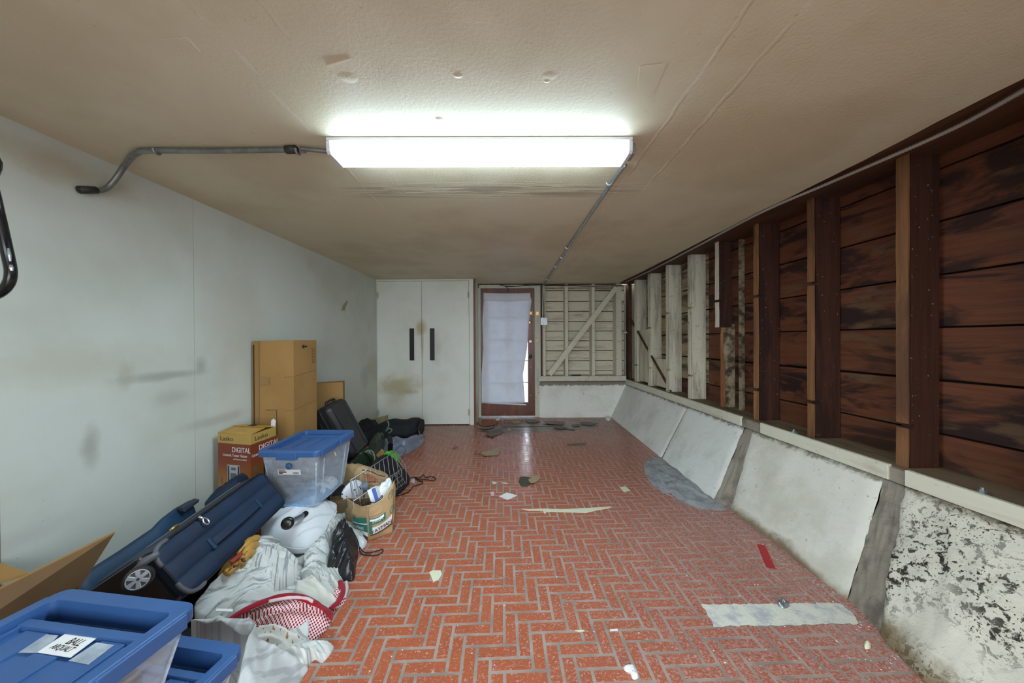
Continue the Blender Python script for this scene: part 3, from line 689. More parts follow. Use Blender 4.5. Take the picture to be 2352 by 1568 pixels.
# ------------------------------------------------------------------ built-in closet
cl = thing('closet', 'cream built-in closet with two tall doors and black strip handles', 'closet', (-1.27, YC, 0))
fr = MB(); fr.box(-2.02, -1.965, YC, YB + 0.02, 0.0, H - 0.002); fr.box(-0.604, -0.540, YC, YC + 0.04, 0.0, H - 0.002); fr.box(-1.965, -0.604, YC, YC + 0.04, 2.143, H - 0.002)
build('closet_frame', fr, m_closet, cl, bevel=0.002)
build('side_panel', MB().box(-0.55, -0.512, YC + 0.04, YB + 0.0, 0.0, H - 0.002), m_closet, cl)
build('edge_strip', MB().box(-0.540, -0.510, YC - 0.001, YC + 0.03, 0.0, H - 0.002), m_trimwood, cl)
build('back', MB().box(-1.965, -0.604, YC + 0.05, YC + 0.06, 0, 2.14), m_gap, cl)
for (x0, x1, hx0, hx1, hg) in ((-1.962, -1.3085, -1.482, -1.417, -1.955), (-1.3045, -0.607, -1.182, -1.116, -0.612)):
    d = build('door', MB().hexa([(x0, YC - 0.004, 0.012), (x1, YC - 0.004, 0.012), (x1, YC + 0.02, 0.012), (x0, YC + 0.02, 0.012), (x0, YC - 0.004, 2.139), (x1, YC - 0.004, 2.139), (x1, YC + 0.02, 2.139), (x0, YC + 0.02, 2.139)]), m_closet, cl, bevel=0.002)
    h = build('handle', MB().box(hx0, hx1, YC - 0.026, YC - 0.014, 0.965, 1.438).box(hx0 + .015, hx1 - .015, YC - 0.016, YC - 0.003, 1.0, 1.04).box(hx0 + .015, hx1 - .015, YC - 0.016, YC - 0.003, 1.36, 1.40), m_black, d, bevel=0.002)
    for z in (1.93, 0.19): build('hinge', MB().tube([(hg, YC - 0.009, z - .05), (hg, YC - 0.009, z + .05)], 0.009, 8).box(hg - .016, hg + .016, YC - 0.006, YC - 0.003, z - .035, z + .035), m_hinge, d)
# ------------------------------------------------------------------ sheet on the door
t = NT('sheet_cotton'); p = t.pos(); n = t.noise(p, 5, 4)
c = t.mix(t.step(n, 0.4, 0.7), (0.88, 0.90, 0.95), (0.82, 0.84, 0.89)); sx = t.xyz(p)
spt = t.math('MULTIPLY', t.step(t.math('ABSOLUTE', t.math('SUBTRACT', sx['X'], 0.02)), 0.05, 0.01), t.step(t.noise(t.vmul(p, (1, 1, 2)), 16, 3), 0.56, 0.66, 0, 0.3))
c = t.mix(spt, c, (0.4, 0.4, 0.42))
d_ = t.n.new('ShaderNodeBsdfDiffuse'); t.put(d_.inputs[0], c); tl = t.n.new('ShaderNodeBsdfTranslucent'); tl.inputs[0].default_value = (0.62, 0.66, 0.74, 1)
ms = t.n.new('ShaderNodeMixShader'); ms.inputs[0].default_value = 0.20; t.link(d_.outputs[0], ms.inputs[1]); t.link(tl.outputs[0], ms.inputs[2]); m_sheet = t.done(ms.outputs[0])
cu = thing('door_sheet', 'white cotton sheet pinned over the glass of the back door', 'sheet', (0, YB - 0.03, 0.2))
Lc = [(1111, 674), (1111, 690), (1108, 740), (1110, 800), (1106, 860), (1106, 921)]; Rc = [(1217, 674), (1221, 690), (1215, 740), (1211, 800), (1201, 860), (1206, 927)]
def lerp_path(P, v):
    v = min(0.9999, max(0, v)) * (len(P) - 1); i = int(v); f_ = v - i
    return (P[i][0] + (P[i + 1][0] - P[i][0]) * f_, P[i][1] + (P[i + 1][1] - P[i][1]) * f_)
def shf(u, v):
    yv = 674 + (925 - 674) * v
    def at(P):
        for a, b in zip(P, P[1:]):
            if a[1] <= yv <= b[1]: return a[0] + (b[0] - a[0]) * (yv - a[1]) / (b[1] - a[1])
        return P[-1][0]
    q = at(Lc) + (at(Rc) - at(Lc)) * u; edge = abs(u - 0.5) * 2
    Y = YB - 0.022 - 0.010 * edge ** 2 * v * 2 + 0.006 * noise.noise(V((u * 7, v * 2.2, 1))) - 0.012 * edge ** 4 * abs(math.sin(v * 9 + u))
    sag = 4 * math.sin(u * PI) * (1 - v) ** 4
    Y -= 0.006 * abs(noise.noise(V((u * 5 + (v * 6 if u < .5 else -v * 6), v * 4, 3)))) * (1 - v)
    return py_(q, yv + sag * 0.4, Y)
build('cloth', MB().grid(shf, 36, 60), m_sheet, cu, smooth=True, solid=0.0015)
def shh(u, v):
    e = abs(u - .5) * 2
    Y = YB - 0.028 - 0.012 * math.sin(v * PI) - 0.008 * e ** 3
    return py_(1110.5 + 108 * u, 672 + 1.2 * math.sin(u * PI) + (17 + 2.5 * (1 - e)) * v, Y)
build('folded_hem', MB().grid(shh, 24, 8), m_sheet, cu, smooth=True, solid=0.0015)
build('bottom_hem', MB().grid(lambda u, v: py_(1106 + 103 * u, 922 + 5.5 * u + 3.5 * v, YB - 0.034 + 0.004 * math.sin(u * 9)), 20, 2), m_sheet, cu, smooth=True, solid=0.002)
# ------------------------------------------------------------------ lamp
fx = thing('fluorescent_fixture', 'lit white fluorescent wrap fixture fixed under the ceiling', 'light', (-0.13, 1.57, H))
t = NT('fixture_enamel'); m_enamel = t.done(t.pbr((0.74, 0.75, 0.80), 0.35, 0, None, 0.5))
t = NT('prismatic_lens'); e = t.n.new('ShaderNodeEmission'); e.inputs[0].default_value = (0.71, 0.93, 1.08, 1)
lx = t.xyz(t.pos()); mid = t.math('ABSOLUTE', t.math('ADD', lx['X'], 0.13))
t.put(e.inputs[1], t.step(mid, 0.69, 0.60, LAMP_EMIT * 0.16, LAMP_EMIT)); m_lens = t.done(e.outputs[0])
t = NT('prismatic_lens_side'); e = t.n.new('ShaderNodeEmission'); e.inputs[0].default_value = (0.71, 0.93, 1.08, 1)   # the ribbed sides throw less sideways
lx = t.xyz(t.pos()); mid = t.math('ABSOLUTE', t.math('ADD', lx['X'], 0.13)); t.put(e.inputs[1], t.step(mid, 0.69, 0.60, LAMP_EMIT * 0.08, LAMP_EMIT * 0.30)); m_lens2 = t.done(e.outputs[0])
x0, x1 = -0.816, 0.557; ya, yb = 1.505, 1.640
build('housing', MB().box(x0, x1, ya - 0.004, yb + 0.004, H - 0.016, H - 0.001), m_enamel, fx, bevel=0.003)
prof = [(ya, H - 0.016), (ya + 0.002, H - 0.060), (ya + 0.012, H - 0.071), (yb - 0.012, H - 0.071), (yb - 0.002, H - 0.060), (yb, H - 0.016)]
dfo = build('diffuser', MB().prism([(x0 + 0.017, y, z) for y, z in prof], (x1 - x0 - 0.034, 0, 0)), m_lens, fx)
dfo.data.materials.append(m_lens2)
for pl in dfo.data.polygons:
    if abs(pl.normal.z) < 0.5: pl.material_index = 1
for xe in (x0, x1 - 0.017): build('end_cap', MB().prism([(xe, y + (-.003 if y < 1.57 else .003), z - 0.002) for y, z in prof], (0.017, 0, 0)), m_enamel, fx, bevel=0.002)
build('connector', MB().box(x1, x1 + 0.03, 1.55, 1.62, H - 0.05, H - 0.001).tube([(x1 + .012, 1.62, H - .03), (x1 + .02, 1.68, H - .02)], 0.012, 10), m_steel, fx, bevel=0.003)
# ------------------------------------------------------------------ conduits, boxes, cables
cd = thing('wall_conduit', 'bent grey conduit running from the left wall over to the fixture', 'pipe', (-1.4, 1.6, H))
XW = XL(1.6)
p0 = px_(190, 438, XW + 0.022); p1 = px_(236, 436, XW + 0.024)
cpath = [p0, p1, px_(262, 415, XW + .05), px_(290, 375, XW + .12)] + [pz(312, 353, H - 0.018), pz(345, 346, H - 0.016), pz(500, 346, H - 0.016), pz(668, 343.5, H - 0.016)]
build('tube', MB().tube(smooth_path(cpath, 8), 0.0125, 12), m_pipe, cd, smooth=True)
build('tail_tube', MB().tube(smooth_path([pz(690, 341, H - 0.014), pz(715, 344, H - 0.016), (x0 - 0.0, 1.59, H - 0.02)], 6), 0.0095, 10), m_pipe, cd, smooth=True)
build('coupling', MB().tube([pz(658, 344, H - .016), pz(681, 343, H - .016)], 0.019, 12), m_darksteel, cd, smooth=True)
build('wall_coupling', MB().tube([p0 + V((-.0, -0.012, 0)), p0 + (p1 - p0) * 0.65], 0.0175, 12), m_darksteel, cd, smooth=True)
for q in (360, 684):
    c = pz(q, 344, H - .016); build('strap', MB().tube([c + V((0, 0.018 * math.cos(a), 0.018 * math.sin(a) - 0.002)) for a in [PI * k / 8 for k in range(8, 17)]], 0.005, 6).box(c.x - .012, c.x + .012, c.y + .012, c.y + .05, H - 0.005, H - .001), m_steel, cd)
c2 = thing('ceiling_conduit', 'long thin conduit along the ceiling from fixture to back wall', 'pipe', (0.6, 3.4, H))
jb = py_(1249, 738, YB - 0.02)
P = [pz(1436, 380, H - .020), pz(1428, 388, H - .014), pz(1410, 413, H - .014), pz(1305, 568, H - .014), (jb.x + 0.012, YB - 0.10, H - .014), (jb.x + 0.004, YB - 0.05, H - .03), (jb.x, YB - 0.035, H - .09)]
build('tube', MB().tube(smooth_path(P[:3], 4) + smooth_path(P[3:], 6) + [V((jb.x, YB - 0.035, jb.z + 0.05))], 0.0105, 10), m_steel, c2, smooth=True)
for (x, y) in ((1399, 418), (1303, 567), (1291, 589), (1277, 610), (1258, 640)):
    c = pz(x, y, H - .014); build('strap', MB().tube([c + V((0.016 * math.cos(a), 0, 0.016 * math.sin(a) - 0.002)) for a in [PI * k / 8 for k in range(8, 17)]], 0.006, 6).box(c.x + .012, c.x + .04, c.y - .01, c.y + .01, H - 0.005, H - .001), m_steel, c2)
jx = thing('junction_box', 'small galvanised junction box beside the back door frame', 'junction box', (jb.x, YB - 0.03, jb.z))
build('box_body', MB().box(jb.x - .05, jb.x + .05, YB - 0.06, YB + 0.005, jb.z - .055, jb.z + .055), m_steel, jx, bevel=0.008)
build('cover', MB().box(jb.x - .056, jb.x + .056, YB - 0.066, YB - 0.06, jb.z - .061, jb.z + .061), m_steel, jx, bevel=0.003)
for a in (-1, 1):
    for b in (-1, 1): build('screw', MB().lathe([(.006, 0), (.005, .003)], 8, Matrix.Translation((jb.x + a * .045, YB - .066, jb.z + b * .05)) @ Matrix.Rotation(PI / 2, 4, 'X')), m_hinge, jx)
# coiled cable over the right wall
cw = []
for q in smooth_path([pz(2420, 165, H - .02), pz(2352, 207, H - .02), pz(2200, 290, H - .02), pz(2040, 362, H - .02), pz(1900, 422, H - .015), pz(1740, 492, H - .012), pz(1600, 566, H - .01), pz(1500, 618, H - .006), pz(1436, 648, H - .004)], 40): cw.append(q)
dense = []
for a, b in zip(cw, cw[1:]):
    m = max(1, int((b - a).length / 0.006))
    for k in range(m): dense.append(a + (b - a) * k / m)
rad = [0.0088 + (0.0022 if i % 2 else -0.0016) for i in range(len(dense))]
m_flex = plain('armoured_cable_steel', (0.42, 0.38, 0.33), 0.5, 0.3)
tag(build('armoured_cable', MB().tube(dense, rad, 7), m_flex, smooth=True), 'ribbed armoured cable running under the torn ceiling edge above studs', 'cable')
dk = MB()
for pts in ([(1128, 652), (1150, 654), (1170, 658), (1200, 656), (1245, 654)], [(1140, 651), (1158, 656), (1190, 657), (1215, 653), (1245, 653)], [(1158, 656), (1164, 660), (1167, 666), (1166, 672)]):
    dk.tube(smooth_path([py_(x, y, YB - 0.035) for x, y in pts], 5), 0.006, 6)
tag(build('loose_cable', dk, m_darksteel, smooth=True), 'dark loose cable sagging above the back door frame', 'cable')
dk = MB(); dk.tube(smooth_path([py_(x, y, YB - 0.028) for x, y in [(1250, 656), (1300, 655.5), (1360, 657), (1432, 655.5)]], 8), 0.007, 6)
tag(build('wall_cable', dk, m_darksteel, smooth=True), 'dark cable stretched over the framed corner under the ceiling', 'cable')
# black bent bar at the left edge
hb = thing('bent_bar', 'bent black steel bar with chipped paint fixed to the white wall', 'bar', (XL(1.1), 1.15, 1.5))
q = [V((XL(.9) + .005, 0.90, 2.02)), py_(-60, 330, 0.98), py_(-22, 420, 1.04), py_(-4, 490, 1.06), py_(10, 550, 1.08), py_(20, 595, 1.09), py_(25, 625, 1.10), py_(20, 650, 1.10), py_(2, 671, 1.10), py_(-30, 684, 1.09), py_(-100, 700, 1.05), V((XL(.98) + .005, 0.98, 1.345))]
build('bar', MB().tube(smooth_path(q, 8), 0.0135, 12), m_blackpaint, hb, smooth=True)
for k in (0, -1): build('wall_plate', MB().lathe([(.04, 0), (.04, .006)], 16, Matrix.Translation(q[k] + V((-.006, 0, 0))) @ Matrix.Rotation(PI / 2, 4, 'Y')), m_blackpaint, hb)
for (a, b, r) in ((570, 600, 0.004), (608, 622, .005)):
    pt = [py_(19 + (yy - 570) * .16, yy, 1.075) for yy in (a, (a + b) / 2, b)]
    build('paint_chip', MB().tube(pt, [r * .6, r, r * .6], 6), m_steel, hb)
# torn paint on left wall
m_tan = plain('tan_card', (0.42, 0.32, 0.18), 0.8, 0, 0.2, 20)
c = [px_(x, y, XL(4.1) + .004) for x, y in ((797, 690), (799, 692), (791, 712), (785, 713), (788, 703))]
tag(build('torn_paper', MB().prism(c, (0.003, 0, 0)), m_tan), 'small torn tan scrap stuck on left wall near the closet', 'scrap')
# ------------------------------------------------------------------ materials of the things
def clear_plastic(name, tint, fac, rough=0.25):
    t = NT(name); tr_ = t.n.new('ShaderNodeBsdfTransparent'); tr_.inputs[0].default_value = (*tint, 1)
    n = t.noise(t.vmul(t.pos(), (3, 3, 9)), 6, 4)
    s = t.pbr((0.70, 0.78, 0.86), rough, 0, None, 0.6); ms = t.n.new('ShaderNodeMixShader')
    t.put(ms.inputs[0], t.step(n, 0.3, 0.75, fac * 0.7, fac * 1.35)); t.link(tr_.outputs[0], ms.inputs[1]); t.link(s, ms.inputs[2])
    return t.done(ms.outputs[0])
m_clear = clear_plastic('clear_plastic', (0.94, 0.96, 0.98), 0.23)
m_clearedge = clear_plastic('clear_plastic_edge', (0.92, 0.95, 0.98), 0.5)  # edge highlights put in as paler, denser plastic
m_tape = clear_plastic('clear_tape', (0.85, 0.85, 0.83), 0.42, 0.3)
m_lid = plain('blue_lid_plastic', (0.040, 0.115, 0.30), 0.40, 0, 0.12, 6, 0.08, 400)
def cardboard(name, c, c2):
    t = NT(name); p = t.pos(); n = t.noise(p, 3, 4)
    k = t.mix(t.step(n, 0.35, 0.7), c, c2); fl_ = t.noise(t.vmul(p, (50, 50, 3)), 4, 2)
    k = t.mix(t.step(fl_, 0.5, 0.8, 0, 0.2), k, tuple(q * 0.7 for q in c))
    return t.done(t.pbr(k, 0.75, 0, t.bump(fl_, 0.08, 0.003), 0.25))
m_card = cardboard('corrugated_card', (0.40, 0.225, 0.078), (0.34, 0.19, 0.064))
m_carddark = cardboard('old_card', (0.20, 0.115, 0.052), (0.15, 0.085, 0.04))
m_cardtape = plain('brown_tape', (0.30, 0.17, 0.06), 0.28)
m_ink = plain('black_print', (0.025, 0.02, 0.018), 0.6)
m_navy = plain('navy_nylon', (0.008, 0.026, 0.066), 0.62, 0, 0.25, 5, 0.35, 520)
m_navyfront = plain('navy_front_nylon', (0.030, 0.042, 0.070), 0.6, 0, 0.3, 5, 0.35, 520)
m_teal = plain('teal_nylon', (0.010, 0.050, 0.110), 0.5, 0, 0.35, 6, 0.3, 300)
m_navypipe = plain('piping', (0.006, 0.007, 0.012), 0.4)
m_guard = plain('grey_corner_plastic', (0.10, 0.105, 0.12), 0.5)
m_chrome = plain('chrome', (0.75, 0.76, 0.76), 0.2, 0.9)
m_hubgrey = plain('wheel_grey', (0.45, 0.47, 0.48), 0.4, 0.3)
def fabric(name, c, stripe=None, sang=0.0, sfreq=60.0, bump=0.25, var=0.12, gaps=0.50):
    t = NT(name); uv = t.pos('UV'); p = t.pos()
    base = t.mix(t.step(t.noise(p, 9, 4), 0.35, 0.7), c, tuple(q * (1 - var) for q in c))
    if stripe:
        m = t.n.new('ShaderNodeMapping'); t.put(m.inputs[0], uv); m.inputs['Rotation'].default_value = (0, 0, sang)
        v = t.noise(t.vmul(m.outputs[0], (sfreq, 3.5, 1)), 2.0, 3, 0.5)
        base = t.mix(t.step(v, gaps, gaps + 0.10, 0, 0.85), base, stripe)
    nr = t.bump(t.noise(t.vmul(uv, (1, 1, 0)), 300, 2), bump, 0.002)
    return t.done(t.pbr(base, 0.85, 0, nr, 0.2, Sheen_Weight=0.2))
m_pillow = fabric('pillow_cotton', (0.70, 0.72, 0.74), None, var=0.08)
m_strp = fabric('striped_linen', (0.66, 0.67, 0.64), (0.26, 0.27, 0.27), 0.9, 45)
m_strp2 = fabric('striped_linen_across', (0.68, 0.69, 0.66), (0.22, 0.24, 0.25), -0.45, 50)
m_strp3 = fabric('striped_linen_pale', (0.64, 0.65, 0.61), (0.34, 0.34, 0.33), 2.0, 38)
m_shirt = fabric('ivory_cotton', (0.72, 0.71, 0.63), None)
m_greysheet = fabric('grey_linen', (0.56, 0.575, 0.56), (0.36, 0.37, 0.37), 0.3, 22)
m_floral = None
t = NT('floral_cotton'); uv = t.pos('UV'); v1 = t.noise(uv, 42, 3); v2 = t.noise(uv, 70, 2); v3 = t.noise(uv, 12, 2)
c = t.mix(t.step(v2, 0.60, 0.63), (0.66, 0.63, 0.58), (0.35, 0.20, 0.08)); c = t.mix(t.step(v1, 0.63, 0.66), c, (0.07, 0.06, 0.12)); c = t.mix(t.step(v3, 0.66, 0.68), c, (0.25, 0.015, 0.03))
m_floral = t.done(t.pbr(c, 0.85, 0, None, 0.2))
t = NT('keffiyeh_weave'); uv = t.pos('UV'); m = t.n.new('ShaderNodeMapping'); t.put(m.inputs[0], uv); m.inputs['Rotation'].default_value = (0, 0, 0.5); m.inputs['Scale'].default_value = (1, 1, 1)
ck = t.n.new('ShaderNodeTexChecker'); t.put(ck.inputs[0], m.outputs[0]); ck.inputs['Scale'].default_value = 125.0
wv = t.xyz(m.outputs[0]); ch = t.math('SINE', t.math('MULTIPLY', wv['X'], 800.0)); chy = t.math('SINE', t.math('MULTIPLY', wv['Y'], 640.0))
c = t.mix(t.step(t.math('ADD', ch, chy), -0.35, 0.05), (0.36, 0.012, 0.030), (0.76, 0.68, 0.66))
m_scarf = t.done(t.pbr(c, 0.85, 0, None, 0.2))
m_scarfred = fabric('scarf_border', (0.34, 0.010, 0.022), (0.22, 0.006, 0.016), 0.5, 60)
m_scarfpink = fabric('scarf_fringe', (0.68, 0.50, 0.53), None)
m_bagblack = plain('black_satin', (0.016, 0.017, 0.020), 0.30, 0, 0.2, 8)
m_bagblack2 = plain('black_canvas', (0.010, 0.010, 0.012), 0.75, 0, 0.2, 8, 0.3, 300)
m_duffel = plain('black_duffel_canvas', (0.010, 0.013, 0.016), 0.8, 0, 0.3, 8, 0.3, 300)
m_cord = plain('black_cord', (0.010, 0.009, 0.009), 0.8)
m_olive = plain('olive_nylon', (0.030, 0.052, 0.028), 0.33, 0, 0.3, 8)
m_strapgreen = plain('olive_strap', (0.17, 0.24, 0.15), 0.8)
m_greybag = plain('grey_poly_bag', (0.22, 0.25, 0.33), 0.28, 0, 0.25, 5)
m_kraft = plain('kraft_paper', (0.44, 0.295, 0.145), 0.62, 0, 0.2, 6, 0.2, 30)
m_greenpack = plain('bright_green_film', (0.09, 0.50, 0.03), 0.35)
m_logo = plain('logo_green', (0.012, 0.17, 0.13), 0.6)
m_paperw = plain('white_paper', (0.80, 0.80, 0.79), 0.8)
m_cream_paper = plain('cream_paper', (0.70, 0.67, 0.48), 0.8)
m_blueprint = plain('blue_print', (0.06, 0.13, 0.42), 0.5)
m_redprint = plain('red_print', (0.42, 0.06, 0.03), 0.6)
m_glove = plain('tan_glove_leather', (0.60, 0.32, 0.06), 0.42, 0, 0.3, 12, 0.2, 80)
m_glovedark = plain('dark_glove_leather', (0.13, 0.045, 0.02), 0.5)
m_glovered = plain('red_glove_leather', (0.32, 0.03, 0.03), 0.5)
m_wire = plain('zinc_wire', (0.45, 0.46, 0.47), 0.35, 0.8)
m_cloudblue = plain('pale_blue_film', (0.24, 0.45, 0.72), 0.4, 0, 0.3, 10)
m_darkblue = plain('dark_blue_cloth', (0.02, 0.05, 0.12), 0.8)
m_case = plain('black_case_shell', (0.020, 0.020, 0.021), 0.42, 0, 0.1, 6, 0.1, 300)
m_redtape = plain('red_tape', (0.42, 0.010, 0.018), 0.4)

def rr(w, l, r, z, n=6):
    out = []
    for (cx, cy_, a0) in ((w / 2 - r, l / 2 - r, 0), (-w / 2 + r, l / 2 - r, PI / 2), (-w / 2 + r, -l / 2 + r, PI), (w / 2 - r, -l / 2 + r, 1.5 * PI)):
        for k in range(n + 1):
            a = a0 + PI / 2 * k / n; out.append(V((cx + r * math.cos(a), cy_ + r * math.sin(a), z)))
    return out
def loft(mb, rings, M=None, cap0=True, cap1=True, closed=True):
    n = len(rings[0]); vs = [(M @ V(q)) if M is not None else V(q) for g in rings for q in g]; fs = []
    for i in range(len(rings) - 1):
        for k in range(n if closed else n - 1): fs.append((i * n + k, i * n + (k + 1) % n, (i + 1) * n + (k + 1) % n, (i + 1) * n + k))
    if cap0: fs.append(tuple(reversed(range(n))))
    if cap1: fs.append(tuple((len(rings) - 1) * n + k for k in range(n)))
    return mb.add(vs, fs)
# ------------------------------------------------------------------ storage bins
def storage_bin(label, M, w, l, h, base, body=m_clear, latch=()):
    b = thing('storage_bin', label, 'bin', base, None)
    lid = MB()
    loft(lid, [rr(w - .012, l - .012, .028, -.034), rr(w, l, .032, -.034), rr(w, l, .032, -.006), rr(w - .008, l - .008, .03, 0), rr(w - .062, l - .082, .018, 0), rr(w - .068, l - .09, .016, -.056)], M, cap0=False, cap1=True)
    L_ = build('lid', lid, m_lid, b, smooth=False, bevel=0.0015)
    for s in (1, -1):
        mb = MB(); y1 = s * (l / 2 - .048 - .040); mb.box(-w / 2 + .036, w / 2 - .036, min(y1, y1 - s * .022), max(y1, y1 - s * .022), -.033, -.014, M); build('end_step', mb, m_lid, L_, bevel=0.003)
        mb = MB(); mb.box(s * (w / 2 - .046) - .005, s * (w / 2 - .046) + .005, -l / 2 + .09, l / 2 - .09, -.033, -.016, M); build('side_step', mb, m_lid, L_, bevel=0.002)
        mb = MB(); mb.box(s * (w / 2 + .001) - .006, s * (w / 2 + .001) + .006, l / 2 - .21, l / 2 - .035, -.040, -.002, M); build('side_lip', mb, m_lid, L_, bevel=0.003)
        mb = MB(); mb.box(s * (w / 2 + .001) - .006, s * (w / 2 + .001) + .006, -l / 2 + .035, -l / 2 + .21, -.040, -.002, M); build('side_lip', mb, m_lid, L_, bevel=0.003)
    mb = MB(); mb.box(-w / 2 + .035, w / 2 - .035, -l / 2 + .092, l / 2 - .092, -.0565, -.027, M); build('lid_panel', mb, m_lid, L_, bevel=0.003)
    for x in (-0.26, 0.0, 0.26):
        mb = MB(); mb.box(x * w - .035, x * w + .035, -l / 2 + .105, l / 2 - .105, -.030, -.022, M); build('rib', mb, m_lid, L_, bevel=0.002)
    for s in latch:
        mb = MB(); y = s * (l / 2 + .001); mb.box(-.062, .062, y - .008, y + .008, -.050, -.003, M); build('latch', mb, m_lid, L_, bevel=0.003)
    bd = MB(); hh = -h
    loft(bd, [rr(w - .030, l - .030, .03, -.034), rr(w - .034, l - .034, .03, -.07), rr(w - .040, l - .042, .03, -.072), rr(w - .105, l - .120, .035, hh + .012), rr(w - .125, l - .14, .03, hh)], M, cap0=False, cap1=True)
    build('body', bd, body, b, smooth=False, solid=0.0025, bevel=0)
    for s in (1, -1):
        for q in (-.28, .28):
            mb = MB(); xa, xb_ = s * (w / 2 - .021), s * (w / 2 - .053)
            mb.tube([M @ V((xa, q * l, -.075)), M @ V((xb_, q * l * .88, hh + .015))], 0.005, 6); build('body_rib', mb, body, b, smooth=True)
    btm = rr(w - .112, l - .128, .035, hh + .006, 4)
    build('base_edge', MB().tube([M @ q for q in btm], .004, 6, closed=True), m_clearedge, b, smooth=True)
    for sx_ in (1, -1):
        for sy_ in (1, -1): build('corner_edge', MB().tube([M @ V((sx_ * (w / 2 - .030), sy_ * (l / 2 - .031), -.074)), M @ V((sx_ * (w / 2 - .062), sy_ * (l / 2 - .070), hh + .012))], .0045, 6), m_clearedge, b, smooth=True)
    return b, L_
# topmost foreground bin
far_r = pz(459, 1382, .55); yaw = math.radians(-8)
def bin_frame(corner, yaw, w, l, pitch=0.0, roll=0.0):
    R = Matrix.Rotation(yaw, 4, 'Z') @ Matrix.Rotation(pitch, 4, 'X') @ Matrix.Rotation(roll, 4, 'Y')
    o = V(corner) - (R @ V((w / 2, l / 2, 0))); return Matrix.Translation(o) @ R
MA = bin_frame(far_r, yaw, .445, .70)
ba, lidA = storage_bin('clear bin with blue lid and taped paper label, on top of another bin', MA, .445, .70, .262, (MA.translation.x, MA.translation.y, .30))
c2_ = pz(566, 1478, .285)
MBn = bin_frame(c2_, math.radians(-9), .445, .72)
bb, lidB = storage_bin('lower clear bin with blue lid, under the bin with the paper label', MBn, .445, .72, .285, (MBn.translation.x, MBn.translation.y, 0))
# paper label with handwriting and two bits of tape
lab = [V(pz(x, y, .5285)) for x, y in ((157, 1452), (224, 1465), (162, 1511), (86, 1499))]
lm = MB(); lm.prism([q + V((0, 0, .0022)) for q in lab], (0, 0, -.0015)); build('paper_label', lm, m_paperw, lidA)
xd = (lab[1] - lab[0]); yd = (lab[0] - lab[3])
cc = (lab[0] + lab[1] + lab[2] + lab[3]) / 4 + V((0, 0, .0026))
text('handwriting', 'BALL', 0.024, frame(cc + yd * .12 + xd * .10, xd, yd), m_ink, lidA, shear=.2, sx=.8); text('handwriting', 'ARQUALT', 0.018, frame(cc - yd * .20 - xd * .02, xd, yd), m_ink, lidA, shear=.2, sx=.75)
for pts in (((107, 1457), (134, 1460), (98, 1500), (42, 1499)), ((222, 1476), (262, 1482), (203, 1527), (158, 1518))):
    mb = MB(); mb.prism([pz(x, y, .5282) + V((0, 0, .0014)) for x, y in pts], (0, 0, -.0006)); build('tape', mb, m_tape, lidA)
# what shows through its side
def inner(M, fr_, z0, bulge, mat, name, label, cat, seed, amp=.02):
    x0, x1, y0, y1 = fr_
    o = [M @ V((x, y, z0)) for x, y in ((x0, y0), (x1, y0), (x1, y1), (x0, y1))]
    return tag(build(name, drape(o, bulge, amp, 7, .4, seed, 14, skirt=-.02), mat, smooth=True), label, cat)
inner(MA, (-.14, .142, -.26, .24), -.235, .11, m_darkblue, 'folded_clothes', 'dark blue clothes packed inside the labelled clear bin', 'clothes', 3)
inner(MA, (-.12, .15, -.02, .27), -.15, .085, m_bagblack2, 'black_bundle', 'black cloth bundle at far end inside the labelled bin', 'cloth', 5)
inner(MBn, (-.12, .12, -.22, .24), -.25, .11, m_strp3, 'folded_linen', 'pale linen packed inside the lower foreground bin', 'linen', 8)
# the bin tipped up on the pile
MC = bin_frame(V((-1.128, 2.445, .612)), math.radians(-2.0), .377, .455, pitch=math.radians(1.2))
bc_, lidC = storage_bin('nearly empty clear bin with blue lid, tilted on top of the pile', MC, .377, .455, .362, (MC.translation.x, MC.translation.y, .265), latch=(-1,))
mb = MB(); yb_ = -.455 / 2 + .030
fm = lambda x, z: M_(x, z)
def front_pt(x, z, d=.0015):   # on the bin's tapered front wall
    s = (-.072 - z) / (.362 - .084); y = -(.455 - .042) / 2 + s * .039; return MC @ V((x, y - d - .002, z))
mb.prism([front_pt(-.075, -.150), front_pt(.065, -.150), front_pt(.065, -.118), front_pt(-.075, -.118)], (0, 0.0008, 0)); st = build('price_label', mb, m_paperw, bc_)
FM = frame(front_pt(-.045, -.126, .003), front_pt(.1, -.126) - front_pt(0, -.126), front_pt(0, -.1) - front_pt(0, -.14))
for (x0_, x1_, z0_, z1_, mt) in ((-.07, -.03, -.127, -.121, m_redprint), (-.07, -.022, -.137, -.130, m_ink), (-.07, -.045, -.145, -.140, m_ink)) + tuple((.018 + i * .006, .021 + i * .006, -.146, -.133, m_ink) for i in range(6)):
    mb = MB(); mb.prism([front_pt(x0_, z0_, .0022), front_pt(x1_, z0_, .0022), front_pt(x1_, z1_, .0022), front_pt(x0_, z1_, .0022)], (0, 0.0005, 0)); build('print', mb, mt, st)
mb = MB(); mb.lathe([(.018, 0), (.02, .006), (.012, .012)], 14, Matrix.Translation(front_pt(0.0, -.094)) @ Matrix.Rotation(PI / 2, 4, 'X')); build('latch_button', mb, m_lid, bc_, smooth=True)
def rside(y, z, d=.003): s = (-.072 - z) / (.362 - .084); return MC @ V(((.377 - .04) / 2 - s * .0325 + d, y, z))
for a in ((-.03, -.075, -.005, -.11),):
    mb = MB(); mb.prism([rside(a[0], a[1]), rside(a[0] + .016, a[1]), rside(a[2] + .016, a[3]), rside(a[2], a[3])], (.0006, 0, 0)); build('tape_bit', mb, m_cream_paper, bc_)
